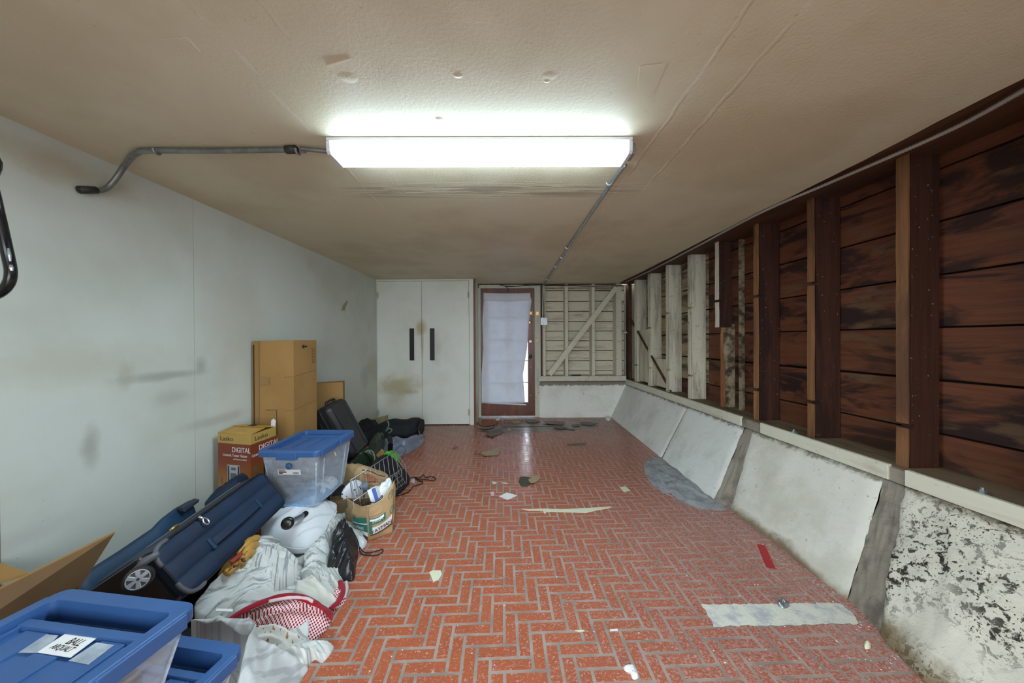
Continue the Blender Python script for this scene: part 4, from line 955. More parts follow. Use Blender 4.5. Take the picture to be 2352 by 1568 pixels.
inner(MC, (-.10, .10, -.14, .14), -.352, .022, m_cloudblue, 'blue_film', 'light blue crumpled plastic lying in the tilted bin', 'plastic', 11, .030)
inner(MC, (0.01, .10, -.02, .14), -.335, .03, m_paperw, 'paper_bundle', 'white crumpled paper in the far end of the tilted bin', 'paper', 12, .015)
# ------------------------------------------------------------------ cardboard boxes
def edge_flap(mb, pts, t=.006): return mb.prism(pts, t)
ob = thing('open_carton', 'open old cardboard box with a raised flap by the left wall', 'box', (-1.8, 1.0, 0))
bx0, bx1, by0, by1, bz = -2.01, -1.60, .72, 1.25, .36
for r_ in ((bx0, bx0 + .006, by0, by1), (bx1 - .006, bx1, by0, by1), (bx0 + .006, bx1 - .006, by0, by0 + .006), (bx0 + .006, bx1 - .006, by1 - .006, by1)): build('side', MB().box(*r_, 0.002, bz), m_carddark, ob)
build('bottom', MB().box(bx0, bx1, by0, by1, 0.0, 0.006), m_carddark, ob)
fl_top = [py_(264, 1223, 1.315), py_(189, 1342, 1.243), V((-1.60, .74, .36)), py_(-160, 1432, .95)]
mb = MB(); mb.prism([fl_top[1], fl_top[0], fl_top[3], fl_top[2]], (-.006, 0, .002)); fo = build('flap', mb, m_carddark, ob)
e0, e1 = fl_top[3], fl_top[0]; build('flap_edge', MB().hexa([e0 + V((-.0065, 0, 0)), e1 + V((-.0065, 0, 0)), e1 + V((.0005, 0, 0)), e0 + V((.0005, 0, 0)), e0 + V((-.0065, 0, .004)), e1 + V((-.0065, 0, .004)), e1 + V((.0005, 0, .004)), e0 + V((.0005, 0, .004))]), m_card, fo)
mb = MB(); mb.prism([q + V((.0012, 0, 0)) for q in (py_(86, 1325, 1.21), py_(66, 1339, 1.195), py_(-30, 1381, 1.09), py_(-30, 1366, 1.09))], (.0006, 0, 0)); build('printed_bar', mb, m_ink, fo)
build('flap', MB().hexa([(-2.025, 1.16, .375), (-1.93, 1.17, .372), (-1.86, 1.30, .366), (-2.025, 1.33, .39), (-2.025, 1.16, .381), (-1.93, 1.17, .378), (-1.86, 1.30, .372), (-2.025, 1.33, .396)]), m_card, ob)
tb = thing('tall_carton', 'tall plain cardboard box standing against the left wall', 'box', (-1.83, 2.75, 0))
X0, X1, Y0, Y1, ZT = XL(2.6) + .012, -1.676, 2.60, 2.915, 1.262
build('carton', MB().hexa([(X0, Y0, 0), (X1, Y0, 0), (X1 + .0, Y1, 0), (X0 + .01, Y1, 0), (X0, Y0 + .01, ZT), (X1, Y0, ZT + .006), (X1, Y1, ZT + .006), (X0 + .01, Y1, ZT)]), m_card, tb, bevel=0.006)
build('tape', MB().box(X0 + .03, X0 + .062, Y0 - .0008, Y0 - .0002, .1, ZT - .004), m_cardtape, tb); build('tape', MB().box(X0 + .065, X0 + .14, Y0 - .0012, Y0 - .0004, .92, .98), m_cardtape, tb)
build('flap_joint', MB().box(X0 + .018, X0 + .022, Y0 - .0006, Y0 + .004, .3, ZT - .03), m_ink, tb)
build('corner_crease', MB().tube([(X1, Y0, .02), (X1, Y0, ZT)], .0035, 6), m_card, tb)
zz = lambda y_: py_(676, y_, Y0).z
hole = [py_(611, 941, Y0 - .001), py_(635.5, 941, Y0 - .001), py_(636.5, 997, Y0 - .001)]; build('cut_line', MB().tube(hole, .002, 5), m_ink, tb)
for z_ in (.98, .72): build('crease', MB().tube([(X1 - .07, Y0 - .0005, z_), (X1, Y0 - .0005, z_ + .004), (X1 + .0005, Y1 - .03, z_ + .03)], .0016, 5), m_carddark, tb)
ap = lambda y, z: V((X1 + .0012, y, z))
mb = MB(); mb.prism([ap(Y0 + .10, 1.215), ap(Y0 + .135, 1.235), ap(Y0 + .135, 1.222), ap(Y0 + .175, 1.222), ap(Y0 + .175, 1.208), ap(Y0 + .135, 1.208), ap(Y0 + .135, 1.195)], (.0004, 0, 0)); build('printed_arrow', mb, m_ink, tb)
mb = MB()
for i in range(5): mb.tube([ap(Y0 + .245, 1.20 - i * .026), ap(Y0 + .285, 1.20 - i * .026), ap(Y0 + .285, 1.18 - i * .026), ap(Y0 + .245, 1.18 - i * .026)], .0012, 4, closed=True)
build('printed_marks', mb, m_ink, tb)
SBY = .42
sb = thing('flat_carton', 'shorter cardboard box behind the tall one near the wall', 'box', (-1.70, 3.25, 0))
q = [py_(727, 886, 3.12), py_(788, 876, 3.24), py_(789, 869.5, 3.36), py_(760, 868, 3.38)]
t0, t1 = V((-1.915, 3.30, .81)), V((py_(788, 877, 3.42).x, 3.42, py_(788, 877, 3.42).z)); dv = V((-.045, .125, 0))
p4 = [t0, t1, t1 + dv, t0 + dv]
for p_ in p4: p_.z = t1.z
build('carton', MB().hexa([V((p_.x, p_.y, 0)) for p_ in p4] + [V((p_.x, p_.y, p_.z)) for p_ in p4]), m_card, sb, bevel=0.004)
build('top_seam', MB().hexa([a + (b - a) * .48 + V((0, 0, .0002)) for a, b in ((p4[0], p4[3]), (p4[1], p4[2]))] + [a + (b - a) * .50 + V((0, 0, .0002)) for a, b in ((p4[1], p4[2]), (p4[0], p4[3]))] + [a + (b - a) * .48 + V((0, 0, .001)) for a, b in ((p4[0], p4[3]), (p4[1], p4[2]))] + [a + (b - a) * .50 + V((0, 0, .001)) for a, b in ((p4[1], p4[2]), (p4[0], p4[3]))]), m_carddark, sb)
# ------------------------------------------------------------------ printed heater box
hb_ = thing('heater_box', 'orange and brown printed heater box with open yellow top', 'box', (-1.83, 2.3, 0))
fl_ = py_(500, 984, 2.26); fr2 = py_(575, 990, 2.20); bk = py_(634, 963, 2.42)
xd = V((fr2.x - fl_.x, fr2.y - fl_.y, 0)); ln = xd.length; sd = V((bk.x - fr2.x, bk.y - fr2.y, 0)); HZ = .645
A = V((fl_.x, fl_.y, 0)); B = V((fr2.x, fr2.y, 0)); Cc = B + sd; Dd = A + sd
t = NT('heater_print'); p = t.pos(); x = t.xyz(p)
g = t.step(x['Z'], .50, .16, 0, 1); c = t.mix(g, (0.20, 0.038, 0.012), (0.62, 0.30, 0.035))
c = t.mix(t.step(x['Z'], HZ - .066, HZ - .062), c, (0.46, 0.29, 0.07)); m_hbox = t.done(t.pbr(c, 0.38, 0, None, 0.5))
m_hyellow = plain('yellow_flap_print', (0.60, 0.34, 0.06), 0.4, 0, 0.3, 10); m_hwhite = plain('white_print', (0.72, 0.70, 0.68), 0.5); m_hgrey = plain('grey_print', (0.13, 0.13, 0.14), 0.5); m_hsilver = plain('silver_print', (0.42, 0.43, 0.46), 0.4); m_hblue = plain('navy_print', (0.02, 0.02, 0.06), 0.4)
up = V((0, 0, HZ)); build('carton', MB().hexa([A, B, Cc, Dd, A + up, B + up, Cc + up, Dd + up]), m_hbox, hb_, bevel=0.002)
build('flap', MB().prism([A + up + V((0, 0, .001)), B + up + V((0, 0, .001)), B + sd * .55 + up + V((0, 0, .016)), A + sd * .55 + up + V((0, 0, .016))], (0, 0, .003)), m_hyellow, hb_)
build('flap', MB().prism([Dd + up + V((0, 0, .002)), A + sd * .5 + up + V((0, 0, .02)), B + sd * .5 + up + V((0, 0, .022)), Cc + up + V((0, 0, .002))], (0, 0, .003)), m_hyellow, hb_)
c0 = Cc + up + V((-.03, -.01, 0)); build('tab', MB().prism([c0, c0 + V((.03, 0, 0)), c0 + V((.034, 0, .045)), c0 + V((.018, 0, .06)), c0 + V((.002, 0, .045))], (0, .003, 0)), m_hwhite, hb_)
ff = frame(A, xd, V((0, 0, 1))); ff.translation = A + (ff.to_3x3() @ V((0, 0, 0.0006)))
sf = frame(B, sd, V((0, 0, 1))); sf.translation = B + (sf.to_3x3() @ V((0, 0, 0.0006)))
sl = sd.length
def onf(Mx, x0_, x1_, z0_, z1_, mat, nm, d=.0004, r=0.0): 
    mb = MB(); mb.prism([(x0_, z0_, 0), (x1_, z0_, 0), (x1_, z1_, 0), (x0_, z1_, 0)], (0, 0, d), Mx); return build(nm, mb, mat, hb_)
tx = lambda Mx, x_, z_: Mx @ Matrix.Translation((x_, z_, 0.0003))
for Mx, wd in ((ff, ln), (sf, sl)):
    text('lettering', 'Lasko', .042, tx(Mx, wd * (.28 if Mx is ff else .40), HZ - .034), m_hblue if Mx is ff else m_ink, hb_, sx=1.15)
    text('lettering', 'DIGITAL', .048, tx(Mx, wd * (.72 if Mx is ff else .70), HZ - .105), m_hwhite, hb_, sx=.85 if Mx is ff else 1.0)
    text('lettering', 'Ceramic Tower Heater', .026, tx(Mx, wd * (.53 if Mx is ff else .50), HZ - .142), m_hwhite, hb_, sx=.82)
    text('lettering', 'with Remote Control', .014, tx(Mx, wd * (.68 if Mx is ff else .62), HZ - .166), m_hwhite, hb_, sx=.9)
onf(ff, .080, .180, .05, HZ - .205, m_hsilver, 'heater_picture'); onf(ff, .084, .096, .05, HZ - .212, m_hblue, 'heater_picture', .0007); onf(ff, .166, .178, .05, HZ - .212, m_hblue, 'heater_picture', .0007)
onf(ff, .106, .156, .05, HZ - .26, m_hgrey, 'heater_grille_picture', .0008); onf(ff, .112, .150, HZ - .24, HZ - .222, m_hgrey, 'heater_picture', .0008)
onf(ff, .024, .040, HZ - .34, HZ - .29, m_hgrey, 'remote_picture'); onf(sf, .03, .05, HZ - .27, HZ - .225, m_hgrey, 'remote_picture')
mb = MB(); mb.prism([(.105, HZ - .36, 0), (.19, HZ - .36, 0), (.19, HZ - .225, 0), (.178, HZ - .205, 0), (.148, HZ - .195, 0), (.118, HZ - .205, 0), (.105, HZ - .225, 0)], (0, 0, .0004), sf); build('heater_picture', mb, m_hblue, hb_)
mb = MB(); mb.prism([(.118, HZ - .36, 0), (.178, HZ - .36, 0), (.176, HZ - .225, 0), (.148, HZ - .21, 0), (.12, HZ - .225, 0)], (0, 0, .0008), sf); build('heater_picture', mb, m_hsilver, hb_)
onf(sf, .128, .168, HZ - .30, HZ - .275, m_hblue, 'heater_picture', .0011)
for i, z_ in enumerate((.27, .245, .20, .18, .15, .11, .085)): onf(ff, .014, .014 + (.048, .03, .044, .04, .038, .046, .03)[i], z_, z_ + .006, m_carddark, 'small_print')
onf(sf, .02, .085, HZ - .30, HZ - .292, m_hwhite, 'small_print'); onf(sf, .02, .07, HZ - .345, HZ - .335, m_hwhite, 'small_print')
mb = MB(); mm = A + up + xd * .55 + sd * .62 + V((0, 0, .0245)); mb.box(-.03, .03, -.02, .02, 0, .0005, frame(mm, xd, sd)); build('barcode', mb, m_ink, hb_)
# ------------------------------------------------------------------ navy suitcase lying on its edge
su = thing('suitcase', 'navy fabric suitcase lying on its side with wheels toward bins', 'suitcase', (-1.45, 1.6, 0))
R1, A1, R2, A2 = V((-1.357, 1.265, .467)), V((-1.235, 1.288, .286)), V((-1.445, 1.955, .497)), V((-1.323, 1.98, .315))
ctr = (R1 + A1 + R2 + A2) / 4; yv = ((R2 - R1) + (A2 - A1)); xv = ((A1 - R1).normalized() + (A2 - R2).normalized())
MS = frame(ctr, xv, yv)
SW, SL, SD = .222, .70, .31
bd = MB()
rings = []
for (z, g) in ((-.002, -.006), (-.012, 0.0), (-.12, .002), (-SD + .03, 0.0), (-SD, -.03)): rings.append(rr(SW + g * 2, SL + g * 2, .045, z, 5))
loft(bd, rings, MS, cap0=False); build('body', bd, m_navy, su, smooth=False)
pn = MB()
def panel(u, v):
    # rounded-rectangle panel with padded strips and stitched channels
    x = (u - .5); y = (v - .5); sx_ = SW * x; sy_ = SL * y
    r = .045; ex = max(0, abs(sx_) - (SW / 2 - r)); ey = max(0, abs(sy_) - (SL / 2 - r)); k = math.hypot(ex, ey)
    if k > r: sx_ -= math.copysign(ex * (1 - r / k), sx_); sy_ -= math.copysign(ey * (1 - r / k), sy_)
    wv = abs(math.sin(PI * (u * 3.0 + 0.0))) ** .45
    e = min(1, (SW / 2 - abs(sx_)) / .02, (SL / 2 - abs(sy_)) / .02); e = max(0, e)
    return MS @ V((sx_, sy_, -.002 + .012 * wv * e + .002 * noise.noise(V((sx_ * 20, sy_ * 8, 0)))))
pn.grid(panel, 36, 40); build('side_panel', pn, m_navy, su, smooth=True)
pipe = [MS @ q for q in rr(SW + .004, SL + .004, .047, .000, 8)]
build('piping', MB().tube(pipe, .0045, 6, closed=True), m_navypipe, su, smooth=True)
for sx_ in (-1, 1):
    cg = MB(); pts = [V((sx_ * (SW / 2 + .003), -SL / 2 + .075, .002)), V((sx_ * (SW / 2 + .003), -SL / 2 + .04, .002)), V((sx_ * (SW / 2 - .012), -SL / 2 + .010, .002)), V((sx_ * (SW / 2 - .045), -SL / 2 - .003, .002)), V((sx_ * (SW / 2 - .07), -SL / 2 - .003, .002))]
    cg.tube([MS @ q for q in smooth_path(pts, 4)], [.005] + [.0085] * (len(smooth_path(pts, 4)) - 2) + [.005], 8); build('corner_guard', cg, m_guard, su, smooth=True)
hd = MB()
for o in range(1):
    pts = [V((.012, -.155, .012)), V((.012, -.12, .026)), V((.012, 0, .034)), V((.012, .12, .026)), V((.012, .155, .012))]
    pp = smooth_path(pts, 6); vs = []
    for q in pp: vs.append([q + V((-.017, 0, -.003)), q + V((.017, 0, -.003)), q + V((.017, 0, .004)), q + V((-.017, 0, .004))])
    loft(hd, vs, MS)
h_ = build('handle', hd, m_navy, su, bevel=.003)
for s in (-1, 1): build('handle_mount', MB().box(-.014, .038, s * .165 - .008, s * .165 + .008, .004, .018, MS), m_teal, h_, bevel=.003)
# front pocket falling away to the wall side
def pk(z0, g): return [V((-SW / 2 - g, y, z0)) for y in (-SL / 2 + .02, SL / 2 - .02)]
fp = MB(); prof = [(0.0, -.012), (.010, -.02), (.026, -.10), (.026, -.22), (.010, -.285), (0.0, -.30)]
ringsp = []
for y, k in ((-SL / 2 + .02, .75), (-SL / 2 + .045, .97), (-SL / 4, 1.0), (0, 1.03), (SL / 4, 1.0), (SL / 2 - .045, .97), (SL / 2 - .02, .75)): ringsp.append([V((-SW / 2 + .004 - a * k, y, z)) for a, z in prof])
loft(fp, ringsp, MS); build('front_pocket', fp, m_navyfront, su, bevel=.008)
build('zipper', MB().tube([MS @ V((-SW / 2 - .006, y, -.022)) for y in (-SL / 2 + .06, 0, SL / 2 - .06)], .004, 6), m_navypipe, su); build('zipper', MB().tube([MS @ V((-SW / 2 - .022, y, -.072)) for y in (-SL / 2 + .07, 0, SL / 2 - .08)], .0035, 6), m_guard, su)
zp = py_(432, 1215, 1.43); zx = MS.to_3x3() @ V((1, 0, 0)); zy = MS.to_3x3() @ V((0, 1, 0)); zn = MS.to_3x3() @ V((0, 0, 1))
zc = MS @ V((-SW / 2 + .03, -SL / 2 + .22, .020)); n_ = 14
build('zipper_pull', MB().tube([zc + zx * (.016 * math.cos(2 * PI * k / n_)) - zy * .0 + zy * (.011 * math.sin(2 * PI * k / n_)) + zn * .004 for k in range(n_)], .0035, 6, closed=True).tube([zc - zx * .014 + zn * .003, zc - zx * .034 - zn * .006], [.004, .006], 6), m_chrome, su, smooth=True)
z2 = MS @ V((-SW / 2 - .026, -SL / 2 + .20, -.072)); build('zipper_pull', MB().tube([z2 - zy * .02, z2, z2 + zy * .03], [.005, .008, .003], 6), m_brass, su, smooth=True)
# black wheel base and wheel
build('wheel_base', MB().box(-SW / 2 - .01, SW / 2 - .01, -SL / 2 - .012, -SL / 2 + .03, -SD + .01, -.03, MS), m_black, su, bevel=.012)
wc = py_(318, 1329, 1.185); wax = (V((.62, -.72, .30))).normalized()
MW = frame(wc, wax.orthogonal(), wax.cross(wax.orthogonal()))
wh = build('wheel', MB().lathe([(.020, -.014), (.038, -.012), (.041, -.005), (.041, .005), (.038, .012), (.031, .0135), (.031, .009), (.0, .009)][:7], 24, MW), m_black, su, smooth=False, bevel=.001)
hubm = MB(); hubm.lathe([(.0305, .0092), (.0305, .011)], 24, MW); build('hub', hubm, m_guard, wh)
spk = MB()
for k in range(6):
    a = k * PI / 3; Rk = MW @ Matrix.Rotation(a, 4, 'Z'); spk.hexa([Rk @ V(q) for q in ((.004, -.006, .011), (.029, -.008, .011), (.029, .008, .011), (.004, .006, .011), (.004, -.004, .0145), (.028, -.006, .0145), (.028, .006, .0145), (.004, .004, .0145))])
build('hub_spokes', spk, m_hubgrey, wh, bevel=.001); build('rim_ring', MB().tube([MW @ V((.0295 * math.cos(2 * PI * k / 24), .0295 * math.sin(2 * PI * k / 24), .0125)) for k in range(24)], .0022, 6, closed=True), m_hubgrey, wh)
fkd = MB(); fkd.tube([wc + V((-.045, .03, .0)), wc + V((-.03, .05, .03)), wc + V((-.005, .075, .045))], [.016, .016, .012], 8); build('wheel_fork', fkd, m_guard, su, smooth=True)
# ------------------------------------------------------------------ teal garment bag between suitcase and wall
gb = MB(); secs = []
spine = [(192, 1338, 1.27, .10), (215, 1318, 1.31, .13), (300, 1262, 1.45, .14), (372, 1212, 1.57, .15), (392, 1190, 1.62, .16), (420, 1168, 1.70, .16), (455, 1148, 1.80, .16)]
for i, (x_, y_, Y_, dp_) in enumerate(spine):
    q = py_(x_, y_, Y_); q.x -= .045; wd = .036 if 0 < i < 6 else .024
    sec = []
    for k in range(16):
        a = 2 * PI * k / 16; sec.append(q + V((wd * math.cos(a) + .06 * (0.5 - .5 * math.sin(a)), 0, (dp_ * (math.sin(a) - 1) * .9) + .004 * noise.noise(V((i, k, 3))))))
    secs.append(sec)
secs[0] = [secs[0][0].lerp(q, .8) for q in secs[0]]
loft(gb, secs); gbo = tag(build('garment_bag', gb, m_teal, smooth=True), 'teal blue garment bag squeezed between suitcase and left wall', 'bag')
cm = MB(); q = [py_(455, 1145, 1.80), py_(440, 1163, 1.74), py_(400, 1196, 1.62), py_(420, 1165, 1.71)]
mb = MB(); mb.prism([py_(421, 1166, 1.70), py_(459, 1146, 1.80), py_(457, 1153, 1.80), py_(425, 1176, 1.70)], (-.03, .0, .006)); build('corner_flap', mb, m_navyfront, gbo, bevel=.003)
# second dark blue soft case beyond the navy suitcase
o = [(470, 1150, .36), (520, 1118, .37), (590, 1085, .38), (610, 1075, .38), (612, 1090, .36), (560, 1120, .34), (500, 1155, .30)]
tag(build('soft_case', drape(PZ([(470, 1155, .30), (520, 1125, .30), (585, 1096, .32), (608, 1076, .36), (612, 1088, .33), (600, 1110, .30), (520, 1160, .28)]), .07, .012, 5, .8, 4, 14, skirt=.1, k=6), m_navy, smooth=True), 'second navy soft case wedged behind the suitcase and clear bin', 'bag')
# ------------------------------------------------------------------ the soft heap
tag(build('underside_fill', drape([V((-1.62, 1.24, 0)), V((-1.22, 1.20, 0)), V((-1.20, 1.40, 0)), V((-1.24, 1.75, 0)), V((-1.32, 1.95, 0)), V((-1.62, 1.95, 0))], .09, .012, 4, .5, 19, 14, skirt=0, k=6, power=4), m_bagblack2, smooth=True), 'black coat added for the dark gap underneath the navy suitcase', 'filler')  # added black cloth, stands in for the dark suitcase underside
base = PZ([(560, 1640, 0), (690, 1560, 0), (705, 1500, 0), (762, 1420, 0), (785, 1345, 0), (800, 1300, 0), (830, 1250, 0), (850, 1200, 0), (790, 1150, 0), (720, 1150, 0), (680, 1190, 0)]) + [V((-1.14, 1.55, 0)), V((-1.12, 1.2, 0))]
tag(build('bottom_blanket', drape(base, .07, .012, 3, .6, 20, 22, skirt=0.0, k=6, power=3.5), m_strp3, smooth=True), 'grey striped blanket at the bottom of the cloth heap', 'blanket')
tag(build('pillow', drape(PZ([(600, 1226, .155), (650, 1252, .13), (702, 1257, .12), (748, 1222, .13), (772, 1172, .15), (764, 1152, .17), (700, 1140, .17), (620, 1168, .17)]), .085, .014, 4, .9, 31, 24, skirt=.09, k=10, power=2.2, aniso=3), m_pillow, smooth=True), 'plump white pillow under the tilted clear bin', 'pillow')
pe = PZ([(600, 1228, .165), (650, 1254, .14), (702, 1259, .13), (748, 1224, .14), (773, 1174, .16)])
build('welt', MB().tube(smooth_path(pe, 6), .004, 6), m_pillow, bpy.data.objects['pillow'], smooth=True)
tag(build('grey_blanket', drape(PZ([(700, 1268, .12), (735, 1258, .12), (752, 1226, .13), (768, 1190, .13), (782, 1200, .10), (760, 1240, .08), (758, 1275, .06), (745, 1302, .06), (705, 1312, .09)]), .05, .016, 6, 1.0, 41, 18, skirt=.03, k=8, aniso=6), m_strp, smooth=True), 'crinkled grey striped blanket below the white pillow', 'blanket')
tag(build('pale_shirt', drape(PZ([(690, 1312, .09), (735, 1302, .08), (775, 1336, .05), (768, 1352, .03), (740, 1346, .05), (700, 1336, .08)]), .03, .014, 8, .4, 43, 16, skirt=.01, k=8), m_strp3, smooth=True), 'crumpled pale striped sleeve above the ivory shirt', 'shirt')
tag(build('ivory_shirt', drape(PZ([(680, 1340, .08), (715, 1328, .08), (745, 1350, .06), (772, 1376, .03), (748, 1394, .025), (700, 1388, .07), (675, 1372, .08)]), .035, .014, 7, -.5, 45, 18, skirt=.005, k=8, aniso=3), m_shirt, smooth=True), 'ivory cotton shirt lying above the red checked scarf', 'shirt')
tag(build('striped_sheet', drape(PZ([(446, 1392, .16), (470, 1360, .19), (530, 1310, .22), (585, 1240, .23), (612, 1228, .22), (640, 1240, .20), (672, 1290, .14), (690, 1340, .09), (640, 1372, .10), (560, 1400, .12), (505, 1425, .10), (462, 1412, .13)]), .055, .017, 3.6, .75, 47, 26, skirt=.05, k=8, aniso=4), m_strp, smooth=True), 'bunched grey and white striped sheet beside the suitcase', 'sheet')
tag(build('folded_pillowcase', drape(PZ([(556, 1316, .19), (580, 1268, .22), (628, 1252, .22), (668, 1268, .20), (684, 1292, .18), (660, 1320, .17), (624, 1362, .12), (604, 1352, .14), (596, 1332, .16)]), .035, .012, 6, -.3, 49, 18, skirt=.10, k=8), m_strp2, smooth=True), 'striped pillowcase folded over the bunched sheet', 'pillowcase')
tag(build('white_tape_strip', MB().prism(PZ([(497, 1398, .175), (535, 1399, .17), (534, 1405, .17), (496, 1404, .175)]), (0, 0, .002)), m_paperw, smooth=False), 'short white strip on the striped sheet near blue lid', 'strip')
# red and white checked scarf
sc = thing('checked_scarf', 'red and white checked scarf with red border on the heap', 'scarf', (-.95, 1.45, 0))
build('scarf_cloth', drape(PZ([(512, 1437, .10), (560, 1408, .13), (620, 1384, .13), (675, 1374, .12), (728, 1394, .09), (764, 1416, .02), (748, 1448, .004), (724, 1470, .004), (700, 1478, .01), (640, 1462, .05), (560, 1446, .07)]), .045, .010, 6, .4, 51, 26, skirt=.0, k=8, aniso=2), m_scarf, sc, smooth=True)
def ribbon(px_pts, width, lift=.004):
    mb = MB(); pts = smooth_path([pz(*q[:2], q[2]) for q in px_pts], 6); vs = []; uv = []
    for i, q in enumerate(pts):
        d = (pts[min(i + 1, len(pts) - 1)] - pts[max(i - 1, 0)]).normalized(); s = V((-d.y, d.x, 0)).normalized()
        for k in range(5):
            f_ = (k - 2) / 2; w_ = q + s * (width / 2 * f_) + V((0, 0, lift + .008 * (1 - f_ * f_) + .003 * noise.noise(V((i * .4, k, 1))))); vs.append(w_); uv.append((w_.x, w_.y))
    fs = [(i * 5 + k, i * 5 + k + 1, (i + 1) * 5 + k + 1, (i + 1) * 5 + k) for i in range(len(pts) - 1) for k in range(4)]
    mb.add(vs, fs); mb.uv = uv; return mb
build('scarf_border', ribbon([(502, 1442, .115), (560, 1404, .145), (620, 1378, .155), (672, 1370, .145), (720, 1384, .11), (748, 1402, .06), (766, 1420, .02)], .036), m_scarfred, sc, smooth=True, solid=.003)
build('scarf_fringe', ribbon([(618, 1388, .165), (660, 1380, .165), (700, 1380, .14), (720, 1388, .12)], .016, .012), m_scarfpink, sc, smooth=True, solid=.002)
build('scarf_tail', drape(PZ([(752, 1392, .015), (766, 1352, .02), (786, 1336, .012), (797, 1342, .004), (796, 1376, .002), (778, 1394, .002), (764, 1404, .006)]), .022, .006, 8, .8, 53, 12, skirt=0.0, k=6), m_scarf, sc, smooth=True)
build('scarf_tail_border', ribbon([(780, 1338, .028), (786, 1360, .022), (778, 1382, .02), (758, 1402, .018)], .03, .006), m_scarfred, sc, smooth=True, solid=.003)
build('scarf_tail_fringe', ribbon([(795, 1338, .018), (796, 1356, .014), (790, 1376, .012)], .018, .004), m_scarfpink, sc, smooth=True, solid=.002)
tag(build('floral_cloth', drape(PZ([(548, 1448, .085), (600, 1436, .09), (650, 1448, .08), (692, 1466, .05), (672, 1492, .03), (652, 1508, .03), (606, 1488, .06), (562, 1468, .08)]), .03, .010, 7, .2, 55, 16, skirt=.02, k=8), m_floral, smooth=True), 'white floral cloth with dark sprigs under the checked scarf', 'cloth')
fs_ = PZ([(440, 1425, .22), (500, 1420, .19), (545, 1440, .16), (590, 1478, .12), (640, 1500, .08), (690, 1520, .03), (708, 1535, .006), (690, 1566, .004), (660, 1640, .004), (540, 1680, .1)]) + [V((-.93, 1.16, .18)), V((-.97, 1.25, .22))]
tag(build('grey_sheet', drape(fs_, .05, .014, 3.0, -.9, 57, 26, skirt=.0, k=8, aniso=4), m_greysheet, smooth=True), 'pale grey sheet spilling from bins to the brick floor', 'sheet')
tag(build('linen_corner', drape(PZ([(640, 1508, .06), (672, 1490, .06), (705, 1476, .05), (748, 1478, .012), (767, 1486, .004), (742, 1520, .003), (722, 1510, .01), (690, 1532, .02)]), .026, .008, 6, .6, 59, 14, skirt=0.0, k=8), m_strp3, smooth=True), 'striped linen corner with hem poking out onto bricks', 'linen')
# ------------------------------------------------------------------ baseball glove, bat
gl_ = thing('baseball_glove', 'tan leather baseball glove half under the navy suitcase', 'glove', (-1.2, 1.5, .2))
build('palm', drape(PZ([(500, 1322, .20), (520, 1296, .22), (550, 1270, .24), (570, 1278, .22), (560, 1300, .20), (530, 1322, .18)]), .05, .004, 6, .3, 61, 12, skirt=.12, k=6), m_glove, gl_, smooth=True)
for i, (a, b) in enumerate((((548, 1275), (590, 1236)), ((556, 1283), (588, 1252)), ((552, 1296), (580, 1270)), ((520, 1318), (556, 1300)))):
    pa, pb_ = pz(*a, .265 - .01 * i), pz(*b, .262 - .015 * i); m_ = (pa + pb_) / 2 + V((0, 0, .02)); pts = smooth_path([pa, m_, pb_], 5)
    build('finger', MB().tube(pts, [.017 + .004 * math.sin(PI * k / (len(pts) - 1)) for k in range(len(pts))], 10), m_glove, gl_, smooth=True)
    build('lacing', MB().tube([pa + V((.012, -.004, .016)), m_ + V((.012, -.004, .012)), pb_ + V((.012, -.004, .012))], .003, 5), m_glovedark, gl_, smooth=True)
for (a, b) in (((531, 1295), (541, 1288)), ((536, 1301), (548, 1297)), ((556, 1284), (562, 1288))): build('lace_cross', MB().tube([pz(*a, .275), pz(*b, .277)], .006, 6), m_glovedark, gl_, smooth=True)
build('red_patch', MB().prism(PZ([(527, 1290, .285), (552, 1268, .29), (560, 1272, .285), (536, 1292, .28)]), (0, 0, .004)), m_glovered, gl_, bevel=.002)
bt = thing('baseball_bat', 'black baseball bat lying on the white pillow', 'bat', (-1.19, 1.95, .2))
k0 = py_(661, 1201, 1.74); k1 = py_(704, 1179, 2.04); dv = (k1 - k0).normalized(); MT = frame(k0, dv.orthogonal(), dv.cross(dv.orthogonal()))
build('knob', MB().lathe([(.012, -.016), (.024, -.014), (.0305, -.007), (.0305, .002), (.024, .010), (.015, .016)], 24, MT), m_blackpaint, bt, smooth=True)
build('grip', MB().lathe([(.014, .012), (.0125, .03), (.0125, .22), (.014, .26)], 16, MT), m_blackpaint, bt, smooth=True)
build('barrel', MB().lathe([(.014, .25), (.02, .34), (.028, .45), (.028, .55), (.02, .56)], 16, MT), m_blackpaint, bt, smooth=True)
